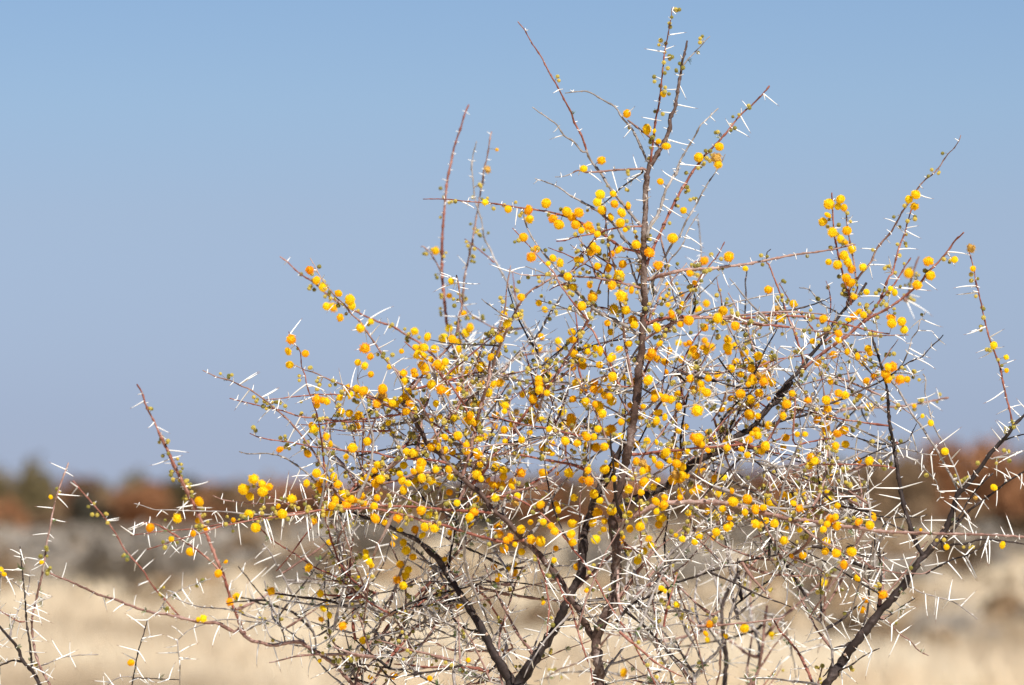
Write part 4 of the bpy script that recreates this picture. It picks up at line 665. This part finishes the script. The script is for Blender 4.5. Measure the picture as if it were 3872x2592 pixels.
for b in branches:
    fine = id(b) in tw_ids
    step = random.uniform(.008, .0115) if not fine else random.uniform(.011, .016)
    acc = random.uniform(0, step); az = random.random()*6.28; n = len(b.P)
    for i in range(b.traced0+1, n-1):
        seg = (b.P[i]-b.P[i-1]).length; acc += seg
        if acc < step: continue
        acc = 0; az += 2.4 + random.uniform(-.4,.4)
        px, py, dd = b.px[i]
        if py > 3300 or px < -700 or px > 4600: continue
        if b.R[i] > .0036 and random.random() < .75: continue
        t = (b.P[i+1]-b.P[i]).normalized(); a = t.orthogonal().normalized(); c = t.cross(a)
        nn = a*math.cos(az)+c*math.sin(az); bb = t.cross(nn); p = b.P[i] + nn*b.R[i]*.6
        scars[b.owner].add(*blob(b.P[i]+nn*b.R[i]*.9, max(.0007, b.R[i]*.55)))
        f = min(1, max(0, (py-700)/1300)); tipf = i/n
        pl = .10 + .40*f; 
        if b.kind == 'r': pl *= .6
        if 1150 < py < 2050 and 1300 < px < 3300: pl += .2
        if tipf > .6: pl *= .7
        if fine and px > 1500 and px < 3300 and py > 1750: pl = .58
        r = random.random()
        if r < pl: L = random.uniform(.012, .031)
        elif r < pl+.55: L = random.uniform(.0035, .0075)
        else: L = 0
        if py < 1150 and L > .01 and random.random() < .6: L = .006
        if L:
            for sgn in (-1, 1):
                if L > .01 and random.random() < .12: continue
                d = (nn*random.uniform(.35,.6) + bb*sgn*random.uniform(.7,1) + t*random.uniform(-.05,.25)).normalized()
                add_thorn(b.owner, p, d, L*random.uniform(.8,1.1) if random.random() < .85 else L*.45)
        pb = {'r':.64,'m':.5,'g':.16,'d':.08,'b':.02}[b.kind] * (1 if py < 2000 else .35)
        if b.owner == 1: pb *= .5
        if py < 700 and px < 2350: pb *= .1
        if tipf > .88: pb *= .4
        if random.random() < pb:
            for _ in range(random.choice((1,1,2,2,3,4))):
                d = (nn + Vector((random.gauss(0,.6), random.gauss(0,.6), random.gauss(0,.6)))).normalized(); sl = random.uniform(.004, .0085)
                e = p + d*sl; r_ = random.uniform(.0017, .0026); buds.append((b.owner, e, r_, d, p))
        if random.random() < (.16 if py > 1950 else .008):
            leafs.append((b.owner, p, (nn+t*.3).normalized()))
thorns.sort(key=lambda t: -t[0])
print('thorns', len(thorns), 'buds', len(buds), 'leafs', len(leafs), 'branches', len(branches))
mbT = {0: MB(), 1: MB()}; cnt = {0: 0, 1: 0}
for pr, ow, p, d, L, roll in thorns:
    j = min(range(len(TM)), key=lambda q: abs(TM[q][0]-L)+random.random()*.001); L0, V, F, mi, me = TM[j]; s = L/L0; Rm = frame(d, roll)
    if cnt[ow] < 300:
        cnt[ow] += 1; o = mesh_obj('thorn', me, ROOT[ow], p - BASE[ow]); o.rotation_euler = Rm.to_euler(); o.scale = (min(1.4, .5+.5*s), min(1.4, .5+.5*s), s)
    else:
        m = mbT[ow]; o_ = len(m.V); c = BASE[ow]
        m.V.extend(tuple(p + Rm @ Vector((v.x, v.y, v.z*s)) - c) for v in V); m.F.extend(tuple(q+o_ for q in f) for f in F); m.M.extend(mi)
for ow in (0, 1):
    mesh_obj('small_thorns', make_mesh('small_thorns', mbT[ow].V, mbT[ow].F, [M_THORN, M_TIP], True, mbT[ow].M), ROOT[ow], (0,0,0), 'stuff')

# ------------------------------------------------------------------ flower heads: a core with hundreds of stamens
def fib(n):
    g = math.pi*(3-math.sqrt(5)); return [Vector((math.cos(g*i)*math.sqrt(1-(1-2*(i+.5)/n)**2), math.sin(g*i)*math.sqrt(1-(1-2*(i+.5)/n)**2), 1-2*(i+.5)/n)) for i in range(n)]
def ico(r, sub):
    import bmesh
    bm = bmesh.new(); bmesh.ops.create_icosphere(bm, subdivisions=sub, radius=r); bm.verts.ensure_lookup_table()
    V = [v.co.copy() for v in bm.verts]; F = [tuple(v.index for v in f.verts) for f in bm.faces]; bm.free(); return V, F
def flower_mesh(seed, m, ragged=0.0, gap=0.0):
    rd = random.Random(seed); mb = MB(); V, F = ico(.88, 2); off = Vector((seed*3.1, 0, 0))
    def rr(d): return 1 + ragged*noise.noise(d*2.6+off)
    V = [v*rr(v.normalized()) for v in V]; mb.add(V, F)
    for d in fib(300):
        d = (d + Vector((rd.gauss(0,.05), rd.gauss(0,.05), rd.gauss(0,.05)))).normalized()
        if gap and noise.noise(d*2.2+off) < -gap: continue
        a = d.orthogonal().normalized()*.058; c = d.cross(a.normalized())*.058; R = rr(d)*rd.uniform(.93,1.06); q = d*.84*rr(d)
        top = d*R; mb.add([q+a*.7, q-a*.35+c*.6, q-a*.35-c*.6, top+a*.9, top-a*.45+c*.8, top-a*.45-c*.8, top*1.03], [(0,1,4,3),(1,2,5,4),(2,0,3,5),(3,4,6),(4,5,6),(5,3,6)])
    return make_mesh('flower_head', mb.V, mb.F, [m], False)
FM = [flower_mesh(i, M_FLOWER[[0,0,1,1,2,0,2,3][i]], ragged=[.08,.15,.22,.12,.3,.38,.45,.5][i], gap=[0,.35,.3,0,.15,.12,.06,.1][i]) for i in range(8)]
def bud_mesh(seed, brown):
    rd = random.Random(seed); mb = MB(); V, F = ico(.86, 1); mb.add(V, F)
    for d in fib(42):
        a = d.orthogonal().normalized()*.15; c = d.cross(a.normalized())*.15; q = d*.78; top = d*1.0
        mb.add([q+a, q+c, q-a, q-c, top+a*.5, top+c*.5, top-a*.5, top-c*.5], [(0,1,5,4),(1,2,6,5),(2,3,7,6),(3,0,4,7),(4,5,6,7)])
    return make_mesh('bud', mb.V, mb.F, [M_BUD], False)
BM = [bud_mesh(i, 0) for i in range(3)]
def stalk(ow, a, b_, r=.00032):
    mid = (a+b_)*.5 + Vector((random.gauss(0,.0006), random.gauss(0,.0006), .0006)); c = BASE[ow]
    V, F = tube([a-c, mid-c, b_-c], [r, r*.9, r], 4, cap=False); stalks[ow].add(V, F)
placed = []; flowers = []
for line in FL.split('\n'):
    tk = line.split(); t = tk[0]
    for s in tk[1:]:
        q = list(map(float, s.split(','))); x, y = TP(t, q[0], q[1]); dpx = q[2]/TILES[t][2]
        if any((x-a)**2+(y-b_)**2 < 13**2 for a, b_ in placed): continue
        placed.append((x, y))
        A = SPA(); m = (A[:,0]-x)**2+(A[:,1]-y)**2
        if len(q) > 3: m = m + ((A[:,2]-DC-q[3])*600)**2
        m = m + np.where(A[:,3] >= len(traced), 500, 0)
        near = np.argsort(m)[:1]; a = A[near[0]]; dist2 = math.hypot(a[0]-x, a[1]-y)
        d = a[2] - random.uniform(.002,.016)
        if len(q) > 3 and dist2 > 60: d = DC+q[3]
        p = W(x, y, d); bp = W(a[0], a[1], a[2]); r = dpx*K*d*.5*1.02
        # reach: keep stalks a natural length by bending towards a twig nearby
        flowers.append((int(a[5]), p, r, bp, dist2))
        if dist2 > 8: stalk(int(a[5]), bp, p)
# some more behind, on the fine twigs
cand = [b for b in twigs if b.px[-1][1] < 2050 and foc(b) > .02]
for i in range(90):
    b = random.choice(cand); k = random.randrange(2, len(b.P)); p = b.P[k] + Vector((random.gauss(0,.004), random.gauss(0,.004), random.gauss(0,.004)))
    if inside(b.px[k][0], b.px[k][1]): flowers.append((b.owner, p, random.uniform(.0032,.0048), b.P[k], 1))
src = [(b, i) for b, i in zone_src if b.kind in 'rmg' and 1280 < b.px[i][1] < 2120 and 1200 < b.px[i][0] < 3250]
for k in range(170):
    b, i = random.choice(src); q = b.px[i]; x = q[0]+random.gauss(0, 20); y = q[1]+random.gauss(0, 20)
    if any((x-a_)**2+(y-b_)**2 < 22**2 for a_, b_ in placed): continue
    for _ in range(random.choice((1,1,2,3))):
        p = W(x, y, q[2]-random.uniform(-.01,.014)); flowers.append((b.owner, p, random.uniform(.0030,.0046), b.P[i], 9)); stalk(b.owner, b.P[i], p); x += random.gauss(0, 24); y += random.gauss(0, 24)
flowers.sort(key=lambda f: -f[2]/(1+1.5*abs(PX(f[1])[2]-DC)))
print('flowers', len(flowers))
def scatter(items, meshes, name, stuffname, limit):
    cn = {0: 0, 1: 0}; mbs = {}
    for ow, p, r, rot, scl, k in items:
        me = meshes[k]
        if cn[ow] < limit:
            cn[ow] += 1; o = mesh_obj(name, me, ROOT[ow], p - BASE[ow]); o.rotation_euler = rot; o.scale = (r*scl[0], r*scl[1], r*scl[2])
        else: mbs.setdefault((ow, k), []).append((p, r, rot, scl))
    for (ow, k), lst in mbs.items():
        me = meshes[k]; nv = len(me.vertices); co = np.zeros(nv*3); me.vertices.foreach_get('co', co); co = co.reshape(-1, 3)
        F = [tuple(f.vertices) for f in me.polygons]; V = []; FF = []
        from mathutils import Euler
        for p, r, rot, scl in lst:
            Rm = np.array(Euler(rot).to_matrix()); o_ = len(V)*nv
            V.append((co*np.array(scl)*r) @ Rm.T + np.array(p - BASE[ow])); FF.extend(tuple(i+o_ for i in f) for f in F)
        mesh_obj(stuffname, make_mesh(stuffname, np.concatenate(V), FF, [me.materials[0]], False), ROOT[ow], (0,0,0), 'stuff')
rot = lambda: (random.random()*6.28, random.random()*6.28, random.random()*6.28)
scatter([(ow, p, r, rot(), (random.uniform(.92,1.06), random.uniform(.92,1.06), random.uniform(.86,1.05)) if random.random() < .75 else (1.05,.95,random.uniform(.6,.8)),
          random.choices(range(8), [5,4,3,3,1.1,2.4,.8,.35])[0]) for ow, p, r, bp, dd in flowers], FM, 'flower_head', 'small_flowers', 300)
FP = np.array([tuple(f[1]) for f in flowers])
ok = []
for ow, e, r_, d, p in buds:
    ok.append((ow, e, r_, rot(), (1,1,1), random.randrange(3))); stalk(ow, p, e, .00022)
ok.sort(key=lambda f: -f[2]/(1+4*abs(PX(f[1])[2]-DC)))
scatter(ok, BM, 'bud', 'small_buds', 300)
for ow in (0, 1):
    if stalks[ow].V: mesh_obj('flower_stalks', make_mesh('flower_stalks', stalks[ow].V, stalks[ow].F, [M_STALK]), ROOT[ow], (0,0,0), 'stuff')
    mesh_obj('bark_scales', make_mesh('bark_scales', [tuple(Vector(v)-BASE[ow]) for v in scars[ow].V], scars[ow].F, [M_SCAR], False), ROOT[ow], (0,0,0), 'stuff')
# leaf tufts: a few short fern-like leaves
def leaf_mesh(seed):
    rd = random.Random(seed); mb = MB()
    for k in range(5):
        d = Vector((rd.gauss(0,.7), rd.gauss(0,.7), rd.uniform(.4,1.2))).normalized(); a = d.orthogonal().normalized(); L = rd.uniform(.006,.011)
        for j in range(2, 9):
            q = d*L*j/8; 
            for s in (-1, 1):
                w = a*s*.0022*math.sin(j/9*3.14)+d*.0006; u = d.cross(a)*.0003+d*.00055
                mb.add([q, q+w*.5+u, q+w*1.1, q+w*.5-u], [(0,1,2,3)])
    return make_mesh('leaf_tuft', mb.V, mb.F, [M_LEAF], False)
LMs = [leaf_mesh(i) for i in range(4)]
leafs2 = [(ow, p, random.uniform(.4,.8), frame(d, random.random()*6).to_euler(), (1,1,1), random.randrange(4)) for ow, p, d in leafs]
leafs2 = [(ow, p, r, tuple(e), s, k) for ow, p, r, e, s, k in leafs2]
leafs2.sort(key=lambda f: abs(PX(f[1])[2]-DC))
scatter(leafs2, LMs, 'leaf_tuft', 'small_leaves', 150)

# ------------------------------------------------------------------ the small wasp on a flower
def ell(c, r, rotz=0, sub=2):
    V, F = ico(1, sub); Rm = Matrix.Rotation(rotz, 3, 'Y'); return [Vector(c) + Rm @ Vector((v.x*r[0], v.y*r[1], v.z*r[2])) for v in V], F
M_WASP = simple('insect_black', (.018,.009,.007), .35); M_WING = simple('insect_wing', (.03,.022,.02), .25)
x, y = TP('P', 1040, 395)
fl = min(flowers, key=lambda f: (PX(f[1])[0]-x)**2 + (PX(f[1])[1]-y)**2); fd = PX(fl[1])
wp = fl[1] + Vector((-.0003, -.0012, fl[2]*.98 + .0009)); wz = empty('insect', wp, 'tiny dark insect with raised wings sitting on a yellow flower at the right', 'insect')
mb = MB()
mb.add(*ell((0,0,0), (.0011,.0009,.0009))); mb.add(*ell((.0014,0,.0003), (.0006,.0006,.0006))); mb.add(*ell((-.0021,0,-.0005), (.0017,.0008,.0008), -.35)); mb.add(*ell((-.0036,0,-.0014), (.0008,.0005,.0005), -.9))
for s in (-1, 1):
    for k in (-1, 0, 1): mb.add(*tube([(k*.0004, s*.0006, -.0003), (k*.0012, s*.0016, 0), (k*.0017, s*.0019, -.0013)], [.00013,.0001,.00008], 4))
    mb.add(*tube([(.0018,s*.0003,.0006), (.0024,s*.0006,.0010), (.0029,s*.0009,.0008)], [.00008,.00007,.00006], 4))
mesh_obj('body', make_mesh('body', mb.V, mb.F, [M_WASP]), wz)
for s in (-1, 1):
    V = [(0,0,0), (-.0015,.0002*s,.0009), (-.0034,.0004*s,.0016), (-.0040,.0005*s,.0013), (-.0032,.0005*s,.0009), (-.0014,.0003*s,.0002)]
    V = [(a+.0002, b_+s*.0004, c+.0006) for a, b_, c in V]; V2 = [(a, b_+.00006, c) for a, b_, c in V]
    F = [(0,1,2,3,4,5), (11,10,9,8,7,6)] + [(i, i+6, (i+1) % 6+6, (i+1) % 6) for i in range(6)]
    mesh_obj('wing', make_mesh('wing', V+V2, F, [M_WING], False), wz)
wz.scale = (1.25, 1.25, 1.25)
